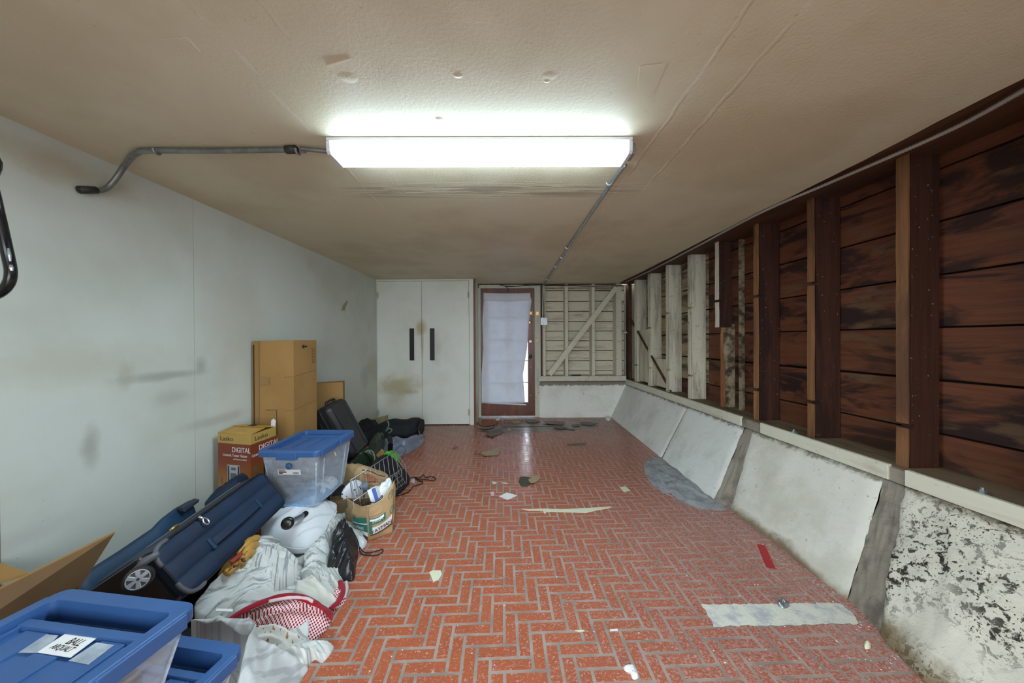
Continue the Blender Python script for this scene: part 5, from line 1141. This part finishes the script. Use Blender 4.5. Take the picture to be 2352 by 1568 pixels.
# ------------------------------------------------------------------ black drawstring bag at the front
db = thing('drawstring_bag', 'shiny black drawstring pouch slumped at edge of cloth heap', 'bag', (-.95, 1.85, 0))
build('pouch', drape(PZ([(752, 1300, .07), (760, 1252, .11), (764, 1222, .14), (782, 1206, .155), (802, 1210, .13), (818, 1232, .08), (823, 1258, .04), (818, 1300, .008), (812, 1332, .002), (785, 1330, .008), (768, 1318, .03)]), .06, .020, 7, 1.2, 63, 26, skirt=0.0, k=8, aniso=3), m_bagblack, db, smooth=True)
build('gathered_neck', drape(PZ([(772, 1214, .16), (782, 1202, .17), (796, 1204, .16), (802, 1214, .15), (788, 1222, .16)]), .03, .016, 16, .9, 64, 8, skirt=.12, k=6, aniso=4), m_bagblack, db, smooth=True)
build('cord', MB().tube(smooth_path([pz(802, 1212, .17), pz(814, 1226, .12), pz(823, 1246, .07), pz(826, 1262, .02), pz(832, 1272, .006), pz(850, 1275, .004), pz(868, 1274, .004), pz(879, 1266, .004), pz(878, 1261, .004), pz(868, 1264, .004), pz(848, 1269, .004), pz(834, 1266, .006), pz(826, 1256, .03)], 6), .0032, 6), m_cord, db, smooth=True)
tag(build('crumpled_rag', drape(PZ([(812, 1244, .0), (826, 1236, .02), (842, 1240, .0), (840, 1252, 0), (828, 1264, 0), (820, 1262, 0)]), .03, .010, 14, .4, 65, 8, skirt=0, k=5), m_pillow, smooth=True), 'white crumpled rag between black pouch and paper bag', 'rag')
# ------------------------------------------------------------------ kraft grocery bag
kb = thing('paper_bag', 'crumpled kraft grocery bag with green print standing on bricks', 'bag', (-.92, 2.2, 0))
Fb, Rb, Bb, Lb = pz(848, 1242, 0), pz(902, 1224, 0), V((-.93, 2.52, 0)), V((-1.13, 2.30, 0))
Ft, Rt, Bt, Lt = py_(846, 1160, 2.10), py_(906, 1103, 2.22), V((-.86, 2.46, .15)), py_(795, 1143, 2.24)
def wall_fn(b0, b1, t0, t1, seed, dip=0.0):
    def fn(u, v):
        b = b0.lerp(b1, u); t_ = t0.lerp(t1, u) + V((0, 0, -dip * math.sin(u * PI))); p = b.lerp(t_, v); n = (b1 - b0).cross(V((0, 0, 1))).normalized()
        e = max(0.0, math.sin(u * PI)) ** .5
        return p + n * (e * (.016 * noise.noise(p * 9 + V((seed, 0, 0))) + .010 * abs(noise.noise(p * 20 + V((0, seed, 0)))) + .02 * math.sin(v * PI)))
    return fn
FA = wall_fn(Lb, Fb, Lt, Ft, 2, .02); FB = wall_fn(Fb, Rb, Ft, Rt, 5, .035)
sk = MB()
for fn in (FA, FB, wall_fn(Rb, Bb, Rt, Bt, 8, .02), wall_fn(Bb, Lb, Bt, Lt, 11, .02)): sk.grid(fn, 18, 18)
build('bag_body', sk, m_kraft, kb, smooth=True, solid=.0015)
build('bag_bottom', MB().add([Fb + V((0, 0, .002)), Rb + V((0, 0, .002)), Bb + V((0, 0, .002)), Lb + V((0, 0, .002))], [(0, 1, 2, 3)]), m_kraft, kb)
fd = MB(); fd.grid(lambda u, v: (FA if u < .5 else FB)(u * 2 if u < .5 else u * 2 - 1, .99) .lerp((FA if u < .5 else FB)(u * 2 if u < .5 else u * 2 - 1, .70), v) + V((.004, -.012 - .012 * math.sin(v * PI), 0)), 20, 6)
def out(fn, u, v, d): 
    q = fn(u, v); e = .01; a = fn(min(1, u + e), v) - fn(max(0, u - e), v); b = fn(u, min(1, v + e)) - fn(u, max(0, v - e)); n = a.cross(b).normalized(); return q + n * d
def decal(name, fn, u0, u1, v0, v1, mat, d=.003, sl=0.0):
    mb = MB(); mb.grid(lambda u, v: out(fn, u0 + (u1 - u0) * u, v0 + (v1 - v0) * v + sl * (u - .5), d), 8, 6); return build(name, mb, mat, kb, smooth=True)
decal('folded_rim', FA, .45, .98, .74, .97, m_kraft, .008); decal('folded_rim', FB, .02, .5, .70, .96, m_kraft, .008)
decal('logo_print', FA, .52, .97, .50, .66, m_logo); decal('logo_print', FA, .50, .98, .25, .46, m_logo); decal('logo_print', FB, .02, .62, .46, .62, m_logo); decal('logo_print', FB, .02, .12, .20, .44, m_logo)
decal('white_print', FA, .5, .98, .47, .50, m_paperw, .0035); decal('white_print', FB, .04, .55, .55, .60, m_paperw, .0035); decal('white_print', FB, .1, .9, .22, .40, m_paperw, .003, .05); decal('white_print', FA, .5, .98, .12, .24, m_paperw, .003)
decal('dark_print', FB, .05, .95, .175, .20, m_ink, .0034, .05); decal('dark_print', FA, .5, .98, .08, .11, m_ink, .0034)
def dtext(s, fn, u, v, size, mat, d=.006, sx=1.0):
    c = out(fn, u, v, d); x = out(fn, u + .1, v, d) - out(fn, u - .1, v, d); y = fn(u, v + .1) - fn(u, v - .1); text('lettering', s, size, frame(c, x, y), mat, kb, sx=sx)
dtext('MARKET', FA, .74, .36, .028, m_paperw); dtext('FAYMAN', FB, .48, .31, .038, m_ink, sx=.9); dtext('FARM', FB, .32, .54, .026, m_paperw)
def ring_on(fn, u, v, r):
    c = out(fn, u, v, .004); x = (out(fn, u + .05, v, 0) - out(fn, u - .05, v, 0)).normalized(); y = (fn(u, v + .05) - fn(u, v - .05)).normalized()
    build('ring_print', MB().tube([c + x * r * math.cos(2 * PI * k / 18) + y * r * math.sin(2 * PI * k / 18) for k in range(18)] , .0016, 4, closed=True).tube([c + x * r * .3 - y * r * .6, c + x * r * .5 + y * r * .6], .0016, 4), m_logo, kb)
ring_on(FB, .84, .86, .022); ring_on(FA, .06, .80, .02); ring_on(FA, .03, .50, .02); ring_on(FB, .9, .52, .02)
mc = MatCenter = None
cb_ = py_(868, 1122, 2.22); cx = V((.75, .25, .35)).normalized()
MBX = frame(cb_ + V((-.02, 0, -.05)), (.62, .1, .28), (-.2, .2, .55))
ct = thing('white_carton', 'white and blue carton sticking out of the kraft bag', 'carton', tuple(cb_ + V((0, 0, -.08))))
build('carton', MB().box(-.028, .028, -.10, .055, -.045, .02, MBX), m_paperw, ct, bevel=.002); build('blue_panel', MB().box(.0, .026, -.09, .05, .0202, .0206, MBX), m_blueprint, ct)
tag(build('glasses_cord', MB().tube(smooth_path([py_(849, 1152, 2.15), py_(858, 1154, 2.14), py_(868, 1151, 2.15), py_(878, 1142, 2.17), py_(877, 1138, 2.18), py_(871, 1146, 2.17)], 5), .003, 5), m_cord, smooth=True), 'thin black cord looped over the rim of kraft bag', 'cord')
tag(build('crumpled_paper', drape(PZ([(866, 1128, .24), (880, 1112, .26), (893, 1100, .28), (900, 1108, .27), (888, 1128, .24), (874, 1138, .22)]), .02, .016, 14, .7, 67, 10, skirt=.12, k=5), m_paperw, smooth=True), 'white crumpled paper behind carton in the kraft bag', 'paper')
# ------------------------------------------------------------------ wire basket and what lies in it
wbk = thing('wire_basket', 'tipped silver wire basket holding brown paper beside kraft bag', 'basket', (-1.05, 2.65, .05))
A_, B_, C_, D_ = py_(804, 1103, 2.32), py_(908, 1036, 2.74), py_(932, 1071, 2.62), py_(812, 1150, 2.17)
build('rim_rail', MB().tube([A_, B_], .0038, 6), m_wire, wbk, smooth=True); build('rim_rail', MB().tube([D_, C_], .0038, 6), m_wire, wbk, smooth=True); build('rim_rail', MB().tube([B_, C_], .0032, 6), m_wire, wbk); build('rim_rail', MB().tube([A_, D_], .0032, 6), m_wire, wbk)
dn = V((.02, -.02, -.14))
for k in range(11):
    f_ = k / 10; a, d_p = A_.lerp(B_, f_), D_.lerp(C_, f_); build('cross_wire', MB().tube(smooth_path([a, a.lerp(d_p, .12) + dn, a.lerp(d_p, .5) + dn * 1.02, a.lerp(d_p, .88) + dn, d_p], 3), .0018, 5), m_wire, wbk, smooth=True)
for k in range(1, 5):
    f_ = k / 5; build('long_wire', MB().tube([A_.lerp(D_, f_) + dn * 1.01, B_.lerp(C_, f_) + dn * 1.01], .0018, 5), m_wire, wbk)
for f_ in (0.02, .06, .10, .9, .95): build('end_wire', MB().tube([A_.lerp(B_, f_), D_.lerp(C_, f_)], .002, 5), m_wire, wbk)
build('bail', MB().tube(smooth_path([A_, A_ + V((-.05, -.05, -.02)), A_ + V((-.06, -.14, -.06)), D_.lerp(A_, .2) + V((-.02, -.04, -.05))], 5), .0028, 6), m_darksteel, wbk, smooth=True); build('bail', MB().tube(smooth_path([B_, B_ + V((.02, .06, .03)), B_ + V((.07, .04, .0)), B_ + V((.06, -.02, -.05))], 5), .0028, 6), m_darksteel, wbk, smooth=True)
bp = thing('brown_paper', 'brown paper sack with red print crushed in the basket', 'paper', (-1.1, 2.6, .2))
o = PZ([(786, 1064, .30), (838, 1072, .27), (889, 1088, .22), (884, 1104, .19), (866, 1124, .17), (836, 1126, .17), (822, 1104, .21), (806, 1082, .26)])
build('sack', drape(o, .035, .014, 7, .3, 69, 14, skirt=.10, k=6), m_kraft, bp, smooth=True)
tc = pz(850, 1098, .255); text('lettering', 'MARKET', .052, frame(tc, pz(866, 1107, .24) - pz(834, 1088, .262), V((.1, .8, .6))), m_redprint, bp, sx=.8)
build('crease_print', MB().tube(smooth_path([pz(832, 1079, .29), pz(850, 1082, .285), pz(868, 1090, .27), pz(884, 1094, .245)], 5), .004, 5), m_glovedark, bp, smooth=True)
build('folded_slot', MB().tube([pz(838, 1107, .235), pz(864, 1106, .23)], .005, 5), m_glovedark, bp)
mbc = MB(); ct_ = pz(817, 1118, .215)
mbc.lathe([(.0, -.09)] and [(.02, -.09), (.042, -.07), (.045, 0), (.042, .06), (.025, .075), (.02, .09)], 16, frame(ct_, (.1, -.2, 1), (.3, -.6, -.1)))
t = NT('spotted_film'); c = t.mix(t.step(t.voronoi(t.pos(), 36), .20, .26), (0.02, .03, .12), (.72, .73, .76)); m_spot = t.done(t.pbr(c, .3, 0, None, .5))
tag(build('spotted_roll', drape(PZ([(784, 1134, .17), (792, 1122, .19), (812, 1112, .2), (832, 1108, .2), (836, 1118, .19), (822, 1130, .16), (800, 1138, .15)]), .05, .006, 8, .2, 70, 10, skirt=.05, k=6), m_spot, smooth=True), 'white plastic packet with dark spots inside the basket', 'packet')
tag(build('grey_cup', MB().lathe([(.022, -.03), (.026, 0), (.026, .028), (.02, .031)], 14, frame(pz(839, 1118, .2), (1, 0, .2), (.0, .9, .4))), m_greybag, smooth=True), 'small grey cup end beside the spotted packet', 'cup')
tag(build('brown_carton', MB().box(-.07, .07, -.06, .06, 0, .13, rotz((-1.22, 2.40, .0), .3)), m_carddark, bevel=.003), 'small brown carton under the basket near the kraft bag', 'box')
tag(build('dark_cloth', drape([V((-1.30, 2.38, .0)), V((-1.0, 2.52, 0)), V((-.98, 2.9, 0)), V((-1.2, 3.2, 0)), V((-1.5, 3.2, 0)), V((-1.55, 2.6, 0))], .15, .03, 5, .5, 71, 16, skirt=0, k=6), m_bagblack2, smooth=True), 'black cloth heaped under the wire basket', 'cloth')
# ------------------------------------------------------------------ second black drawstring bag with cords on the floor
d2 = thing('drawstring_bag', 'matt black drawstring sack behind basket with cords across bricks', 'bag', (-.95, 2.9, 0))
build('sack', drape(PZ([(868, 1062, .17), (900, 1058, .17), (925, 1076, .13), (940, 1094, .06), (938, 1112, .01), (922, 1130, .003), (904, 1140, .002), (890, 1128, .03), (872, 1100, .1)]), .08, .018, 6, .3, 73, 20, skirt=0, k=8), m_bagblack2, d2, smooth=True)
build('sack_flap', drape(PZ([(855, 1066, .24), (875, 1052, .25), (900, 1054, .23), (908, 1072, .2), (880, 1094, .2), (862, 1088, .22)]), .04, .02, 8, .9, 74, 12, skirt=.08, k=6), m_bagblack2, d2, smooth=True)
for pts in ([(940, 1098, .03), (952, 1096, .01), (964, 1097, .004), (972, 1090, .012), (978, 1096, .004), (990, 1094, .004), (1001, 1098, .004), (996, 1103, .004), (976, 1101, .004), (962, 1101, .004), (955, 1096, .004)], [(952, 1097, .006), (962, 1104, .004), (971, 1106, .004), (966, 1112, .004), (950, 1116, .004), (942, 1126, .004), (928, 1134, .004), (908, 1139, .006)]):
    build('cord', MB().tube(smooth_path([pz(*q) for q in pts], 5), .0042, 6), m_cord, d2, smooth=True)
# ------------------------------------------------------------------ hard case, jacket, duffel, plastic bag
hc = thing('hard_case', 'black ribbed plastic hard case leaning on cardboard boxes', 'case', (-1.6, 3.35, 0))
T1, T2, Bq, Bn = py_(749, 930, 2.98), py_(790, 914, 3.28), py_(853, 1012, 3.40), py_(822, 1052, 3.06)
yv = (T1 - Bn) + (T2 - Bq); xv = (Bq - Bn) + (T2 - T1); MH = frame((T1 + T2 + Bq + Bn) / 4, xv, yv)
HW, HL, HD = ((Bq - Bn).length + (T2 - T1).length) / 2, ((T1 - Bn).length + (T2 - Bq).length) / 2, .20
rings = [rr(HW - .05, HL - .05, .03, 0, 4), rr(HW - .008, HL - .008, .05, -.025, 4), rr(HW, HL, .05, -.04, 4), rr(HW, HL, .05, -.092, 4), rr(HW + .012, HL + .012, .055, -.094, 4), rr(HW + .012, HL + .012, .055, -.108, 4), rr(HW, HL, .05, -.11, 4), rr(HW, HL, .05, -HD + .03, 4), rr(HW - .04, HL - .04, .04, -HD, 4)]
shell = build('shell', loft(MB(), rings, MH), m_case, hc, bevel=.002)
for i in range(3): build('rib', MB().box(-HW / 2 - .006, -HW / 2 + .006, -HL / 2 + .08, HL / 2 - .12, -.062 - i * .045, -.050 - i * .045, MH), m_case, hc, bevel=.003)
for x_ in (-.32, .32): build('lid_rib', MB().box(HW * x_ - .012, HW * x_ + .012, -HL / 2 + .04, HL / 2 - .06, -.004, .006, MH), m_case, hc, bevel=.004)
build('handle', MB().tube(smooth_path([MH @ V((-.07, HL / 2, -.06)), MH @ V((-.06, HL / 2 + .025, -.06)), MH @ V((.06, HL / 2 + .025, -.06)), MH @ V((.07, HL / 2, -.06))], 5), .012, 8), m_black, hc, smooth=True)
for x_ in (-.09, .09): build('latch', MB().box(x_ - .02, x_ + .02, -HL / 2 - .012, -HL / 2 + .01, -.13, -.06, MH), m_black, hc, bevel=.004)
tag(build('grey_plastic_bag', drape(PZ([(878, 1020, .10), (892, 1004, .14), (930, 1012, .13), (968, 998, .10), (976, 1006, .03), (968, 1022, .004), (945, 1036, .004), (924, 1046, .004), (890, 1046, .01)]), .05, .012, 6, .5, 77, 18, skirt=0, k=8), m_greybag, smooth=True), 'grey plastic bag lying under the black duffel bag', 'bag')
build('black_band', ribbon([(893, 1002, .21), (897, 1016, .19), (896, 1036, .07)], .05, .004), m_bagblack2, bpy.data.objects['grey_plastic_bag'], smooth=True, solid=.003)
df = thing('duffel_bag', 'black canvas duffel bag with olive straps by the closet', 'bag', (-1.3, 4.35, 0))
q0, q1 = py_(868, 996, 4.15), py_(966, 984, 4.3); ax = (q1 - q0).normalized(); sec = []
for i in range(13):
    u = i / 12; c_ = q0.lerp(q1, u) + V((0, 0, .02 - .01 * u)); r_ = .165 * (1 - abs(u * 2 - 1) ** 5 * .28) * (.92 + .12 * u); ring = []
    for k in range(28):
        a = 2 * PI * k / 28; rr_ = r_ * (1 + .16 * noise.noise(V((u * 3.5, math.cos(a) * 1.6, math.sin(a) * 1.6)))) + .022 * (1 - abs(noise.noise(V((u * 9, a * 1.2, 4)))) * 2)
        ring.append(c_ + V((0, math.cos(a) * rr_ * 1.15, math.sin(a) * rr_ * .78)))
    sec.append(ring)
for ring in (sec[0], sec[-1]):
    pass
build('bag_body', loft(MB(), sec), m_duffel, df, smooth=True, sub=1)
build('side_flap', drape([sec[12][k] + V((.01, 0, 0)) for k in range(2, 28, 3)], .0, .004, 4, 0, 3, 5, k=3), m_duffel, df, smooth=True)
for (pts, wd_) in (([(882, 1003), (888, 988), (893, 975), (890, 966)], .0), ([(885, 990), (894, 984), (900, 988), (894, 994), (886, 999)], .0)):
    mb = MB(); mb.tube(smooth_path([py_(x_, y_, 4.02) for x_, y_ in pts], 5), .009, 6); build('strap', mb, m_strapgreen, df, smooth=True)
build('zipper', MB().tube(smooth_path([py_(905, 1008, 4.05), py_(930, 1000, 4.07), py_(952, 990, 4.1), py_(964, 976, 4.12)], 6), .006, 6), m_navypipe, df, smooth=True)
build('buckle', MB().tube([py_(962, 988, 4.1), py_(964, 1000, 4.1)], .008, 6), m_guard, df)
tag(build('dark_jacket', drape(PZ([(818, 985, .16), (828, 968, .2), (850, 966, .24), (868, 972, .24), (872, 992, .16), (850, 1004, .1), (830, 1005, .1)]), .06, .02, 5, .4, 79, 14, skirt=0, k=6), m_bagblack2, smooth=True), 'black jacket dropped between the hard case and duffel bag', 'jacket')
tag(build('tan_board', MB().prism([py_(852, 962, 4.75), py_(885, 955, 4.8), py_(890, 953, 4.8), (py_(890, 985, 4.8)), py_(853, 985, 4.75)], (0, .02, 0)), m_tan), 'tan board scrap propped behind the duffel at the closet', 'board')
rj = thing('rain_jacket', 'olive green waterproof jacket bundled in front of hard case', 'jacket', (-1.5, 3.3, 0))
build('bundle', drape(PZ([(800, 1058, .14), (815, 1042, .18), (845, 1036, .2), (862, 1046, .17), (862, 1064, .1), (845, 1072, .06), (805, 1070, .1)]), .06, .012, 6, .2, 81, 16, skirt=.0, k=8), m_olive, rj, smooth=True)
build('sleeve', drape(PZ([(846, 1036, .16), (852, 1012, .2), (868, 995, .22), (882, 996, .2), (884, 1014, .13), (874, 1034, .1), (862, 1050, .1)]), .05, .016, 6, .9, 82, 14, skirt=.0, k=8), m_olive, rj, smooth=True)
build('drawcord', MB().tube(smooth_path([pz(838, 1038, .26), pz(850, 1034, .27), pz(859, 1042, .24), pz(860, 1058, .18), pz(852, 1068, .12)], 6), .006, 6), m_strapgreen, rj, smooth=True)
tag(build('green_packet', drape(PZ([(872, 1052, .12), (884, 1040, .15), (905, 1036, .14), (914, 1044, .1), (916, 1052, .08), (892, 1050, .12), (880, 1056, .1)]), .025, .01, 9, .4, 83, 10, skirt=.03, k=6), m_greenpack, smooth=True), 'bright green film packet behind the wire basket', 'packet')
tag(build('card_piece', MB().prism([py_(864, 1044, 3.25), py_(876, 1031, 3.3), py_(882, 1036, 3.28), py_(878, 1050, 3.2), py_(870, 1054, 3.18)], (0, .015, 0)), m_card), 'bent brown card piece beside the green film packet', 'card')
# ------------------------------------------------------------------ litter on the floor
def flat(name, label, cat, px_pts, mat, t=.002, z=.0006, group=None, curl=0.0):
    pts = [pz(x, y, 0) for x, y in px_pts]; c = sum(pts, V()) / len(pts); mb = MB(); n = len(pts)
    top = [q + V((0, 0, z + t + curl * (q - c).length ** 2 * 40)) for q in pts]; bot = [q - V((0, 0, t)) for q in top]
    mb.add(bot + top, [(i, (i + 1) % n, n + (i + 1) % n, n + i) for i in range(n)] + [tuple(range(n, 2 * n)), tuple(reversed(range(n)))])
    return tag(build(name, mb, mat), label, cat, group)
m_dkscrap = plain('grey_green_scrap', (0.075, 0.080, 0.050), 0.7, 0, 0.4, 20)
m_vinylback = wood('vinyl_back', (0.20, 0.14, 0.10), (0.08, 0.06, 0.05), 'X', 0.6, 0.45)
flat('note_paper', 'white square paper lying on bricks in mid floor', 'paper', [(1146, 1140), (1164, 1131), (1188, 1138), (1166, 1148)], m_paperw)
flat('note_paper', 'cream paper slip on bricks left of the cement smear', 'paper', [(1423, 1119), (1436, 1117), (1448, 1127), (1433, 1130)], m_cream_paper)
flat('card_scrap', 'torn tan cardboard scrap near the back door bricks', 'scrap', [(1104, 1044), (1113, 1038), (1142, 1032), (1149, 1035), (1145, 1046), (1130, 1047), (1112, 1049)], m_tan, curl=.02)
tag(build('dark_splinter', MB().tube([pz(1088, 1041, .006), pz(1105, 1042, .006)], .006, 5), m_vinylback), 'dark splinter pointing at the torn tan cardboard', 'splinter')
flat('felt_scrap', 'dark grey green scrap lying under a tan leaf shaped piece', 'scrap', [(1191, 1107), (1194, 1096), (1200, 1094), (1222, 1097), (1232, 1100), (1225, 1107), (1212, 1117), (1197, 1117)], m_dkscrap)
flat('card_scrap', 'tan leaf shaped scrap overlapping the dark grey green one', 'scrap', [(1213, 1104), (1222, 1096), (1232, 1094), (1241, 1101), (1230, 1110), (1219, 1113)], m_tan, z=.005, curl=.02)
flat('paper_scrap', 'small yellowish triangle scrap above the white square paper', 'scrap', [(1130, 1105), (1141, 1108), (1138, 1112), (1131, 1111)], m_cream_paper)
flat('paper_scrap', 'thin yellowish sliver between triangle and dark scrap', 'scrap', [(1151, 1108), (1160, 1108), (1168, 1110), (1158, 1111)], m_cream_paper)
flat('torn_strip', 'long torn cream paper strip lying across the brick floor', 'strip', [(1198, 1169), (1215, 1170), (1250, 1168), (1290, 1170), (1330, 1168), (1362, 1166), (1406, 1163), (1400, 1167), (1365, 1173), (1346, 1178), (1290, 1176), (1255, 1175), (1252, 1181), (1246, 1173), (1215, 1173)], m_cream_paper)
flat('plaster_chip', 'cream pentagon chip on bricks beside the black pouch', 'chip', [(986, 1315), (995, 1311), (1012, 1311), (1015, 1320), (1008, 1331), (995, 1337)], m_cream_paper, t=.004)
tag(build('foam_blob', drape(PZ([(1432, 1531, .002), (1444, 1528, .002), (1456, 1530, .002), (1464, 1543, .002), (1466, 1556, .002), (1454, 1559, .002), (1446, 1545, .002), (1436, 1540, .002)]), .014, .004, 30, .3, 90, 6, skirt=0, k=4), m_paperw, smooth=True), 'white comma shaped blob on the bricks near the camera', 'blob')
flat('tape_strip', 'short strip of red tape stuck to the floor by curb', 'tape', [(1738, 1249), (1757, 1252), (1782, 1306), (1760, 1303)], m_redtape, t=.0006)
flat('paper_scrap', 'small white scrap on the floor seam below bare patch', 'scrap', [(1401, 1446), (1418, 1444), (1419, 1449), (1402, 1450)], m_paperw)
flat('paper_scrap', 'small cream scrap on the floor seam left of the white one', 'scrap', [(1320, 1448), (1340, 1447), (1343, 1450), (1330, 1452)], m_cream_paper)
tag(build('foil_ball', drape(PZ([(1786, 1384, .002), (1798, 1380, .002), (1810, 1384, .002), (1812, 1393, .002), (1800, 1397, .002), (1788, 1392, .002)]), .014, .010, 40, .3, 91, 5, skirt=0, k=3), m_steel, smooth=True), 'crumpled foil bit at top edge of the bare floor patch', 'foil')
tag(build('pebble', drape(PZ([(1984, 1480, .002), (1992, 1472, .002), (2000, 1478, .002), (1998, 1488, .002), (1988, 1489, .002)]), .014, .003, 30, .3, 92, 5, skirt=0, k=3), m_cream_paper, smooth=True), 'cream pebble of plaster at the foot of pitted curb', 'pebble')
flat('card_corner', 'white card bit on the worn floor before the back door', 'scrap', [(1139, 962), (1148, 961), (1146, 965), (1138, 966)], m_paperw)
tag(build('plaster_crumb', drape(PZ([(1390, 962, .002), (1398, 959, .002), (1404, 962, .002), (1398, 966, .002)]), .03, .01, 20, .3, 93, 5, skirt=0, k=3), m_paperw, smooth=True), 'white plaster crumb in the corner of the concrete curbs', 'crumb')
flat('vinyl_scrap', 'loose grey vinyl flooring piece in front of worn patch', 'vinyl', [(1113, 1000), (1128, 990), (1152, 988), (1155, 992), (1148, 998), (1130, 1005)], m_vinylback, t=.004, curl=.01)
flat('vinyl_flap', 'curled red vinyl flap lifting beside the closet corner', 'vinyl', [(1096, 972), (1106, 966), (1130, 965), (1147, 970), (1138, 976), (1122, 980), (1106, 979)], m_brick, t=.003, curl=.01)
flat('vinyl_scrap', 'narrow dark vinyl strip on bricks right of the reflection', 'vinyl', [(1303, 1020), (1346, 1017), (1345, 1022), (1304, 1024)], m_vinylback, t=.003)
flat('wood_splinter', 'tan splinter of flooring in the worn patch by door', 'splinter', [(1172, 968), (1190, 966), (1198, 970), (1180, 973)], m_tan, t=.004, z=.003)
flat('wood_splinter', 'broken tan floor chip left in the worn patch', 'splinter', [(1164, 984), (1172, 982), (1173, 990), (1166, 991)], m_tan, t=.004, z=.003)
for lab_, pts in (('ragged brown vinyl edge below the door threshold', [(1206, 968), (1222, 965), (1240, 967), (1236, 971), (1215, 972)]), ('small blue grey vinyl flake right of the torn sheet', [(1312, 976), (1328, 975), (1334, 979), (1318, 981)]), ('long curled vinyl tongue along the right of worn patch', [(1330, 972), (1352, 970), (1376, 975), (1358, 978), (1338, 976)])):
    flat('vinyl_scrap', lab_, 'vinyl', pts, m_vinylback, t=.003, z=.004, curl=.015)
for i, pts in enumerate(([(1248, 971), (1275, 968), (1300, 972), (1290, 977), (1262, 976)], [(1265, 982), (1290, 980), (1306, 984), (1286, 987)])):
    flat('vinyl_scrap', ('bluish torn vinyl sheet lifting at the worn patch edge', 'torn vinyl edge nearer the camera on worn patch')[i], 'vinyl', pts, m_vinylback, t=.003, z=.004, curl=.015)
tag(build('twig', MB().tube([pz(1040, 1030, .006), pz(1050, 1026, .01)], .006, 5), m_vinylback), 'dark twig on the bricks left of tan cardboard scrap', 'twig')
tag(build('bent_straw', MB().tube(smooth_path([pz(1176, 1078, .004), pz(1184, 1076, .004), pz(1190, 1072, .004)], 4), .003, 5), m_tan), 'thin tan straw in the bright door reflection', 'straw')
flat('paper_shaving', 'tan shaving on bricks left of the torn strip', 'shaving', [(1035, 1226), (1045, 1213), (1047, 1216), (1038, 1228)], m_tan)
flat('wrapper_bit', 'pink and white wrapper bit by the black cords', 'wrapper', [(944, 1100), (953, 1098), (952, 1110), (945, 1108)], m_scarfpink, t=.004)
flat('wrapper_bit', 'pink speckled wrapper left of the white square paper', 'wrapper', [(1126, 1131), (1134, 1129), (1135, 1137), (1128, 1138)], m_scarfpink, t=.004)
# crumbs of paint and plaster, nobody could count them
random.seed(11); mb = MB()
def crumb(x, y, s):
    a = random.random() * 6.28; h = s * random.uniform(.2, .5)
    p = [V((x + s * math.cos(a + k * 1.57) * random.uniform(.5, 1), y + s * math.sin(a + k * 1.57) * random.uniform(.4, .9), .0004)) for k in range(4)]
    mb.add(p + [V((x, y, h))], [(0, 1, 4), (1, 2, 4), (2, 3, 4), (3, 0, 4)])
for i in range(420):
    y = 1.25 + random.random() ** 1.5 * 3.4; x = xb(min(y, 5.3)) - .01 - abs(random.gauss(0, .12)) if i % 3 else random.uniform(-.6, 1.5)
    crumb(x, y, random.uniform(.0015, .006))
for i in range(90):
    q = pz(random.gauss(1360, 50), random.gauss(1150, 16)); crumb(q.x, q.y, random.uniform(.0015, .005))
c = stuff(build('paint_crumbs', mb, m_paperw)); tag(c, 'white paint crumbs scattered over the bricks along the curb', 'crumbs')
random.seed(12); mb = MB()
for i in range(110): crumb(random.uniform(-.5, 1.4), random.uniform(1.3, 4.8), random.uniform(.002, .007))
c = stuff(build('dirt_crumbs', mb, m_vinylback)); tag(c, 'dark dirt crumbs scattered over the brick floor', 'crumbs')
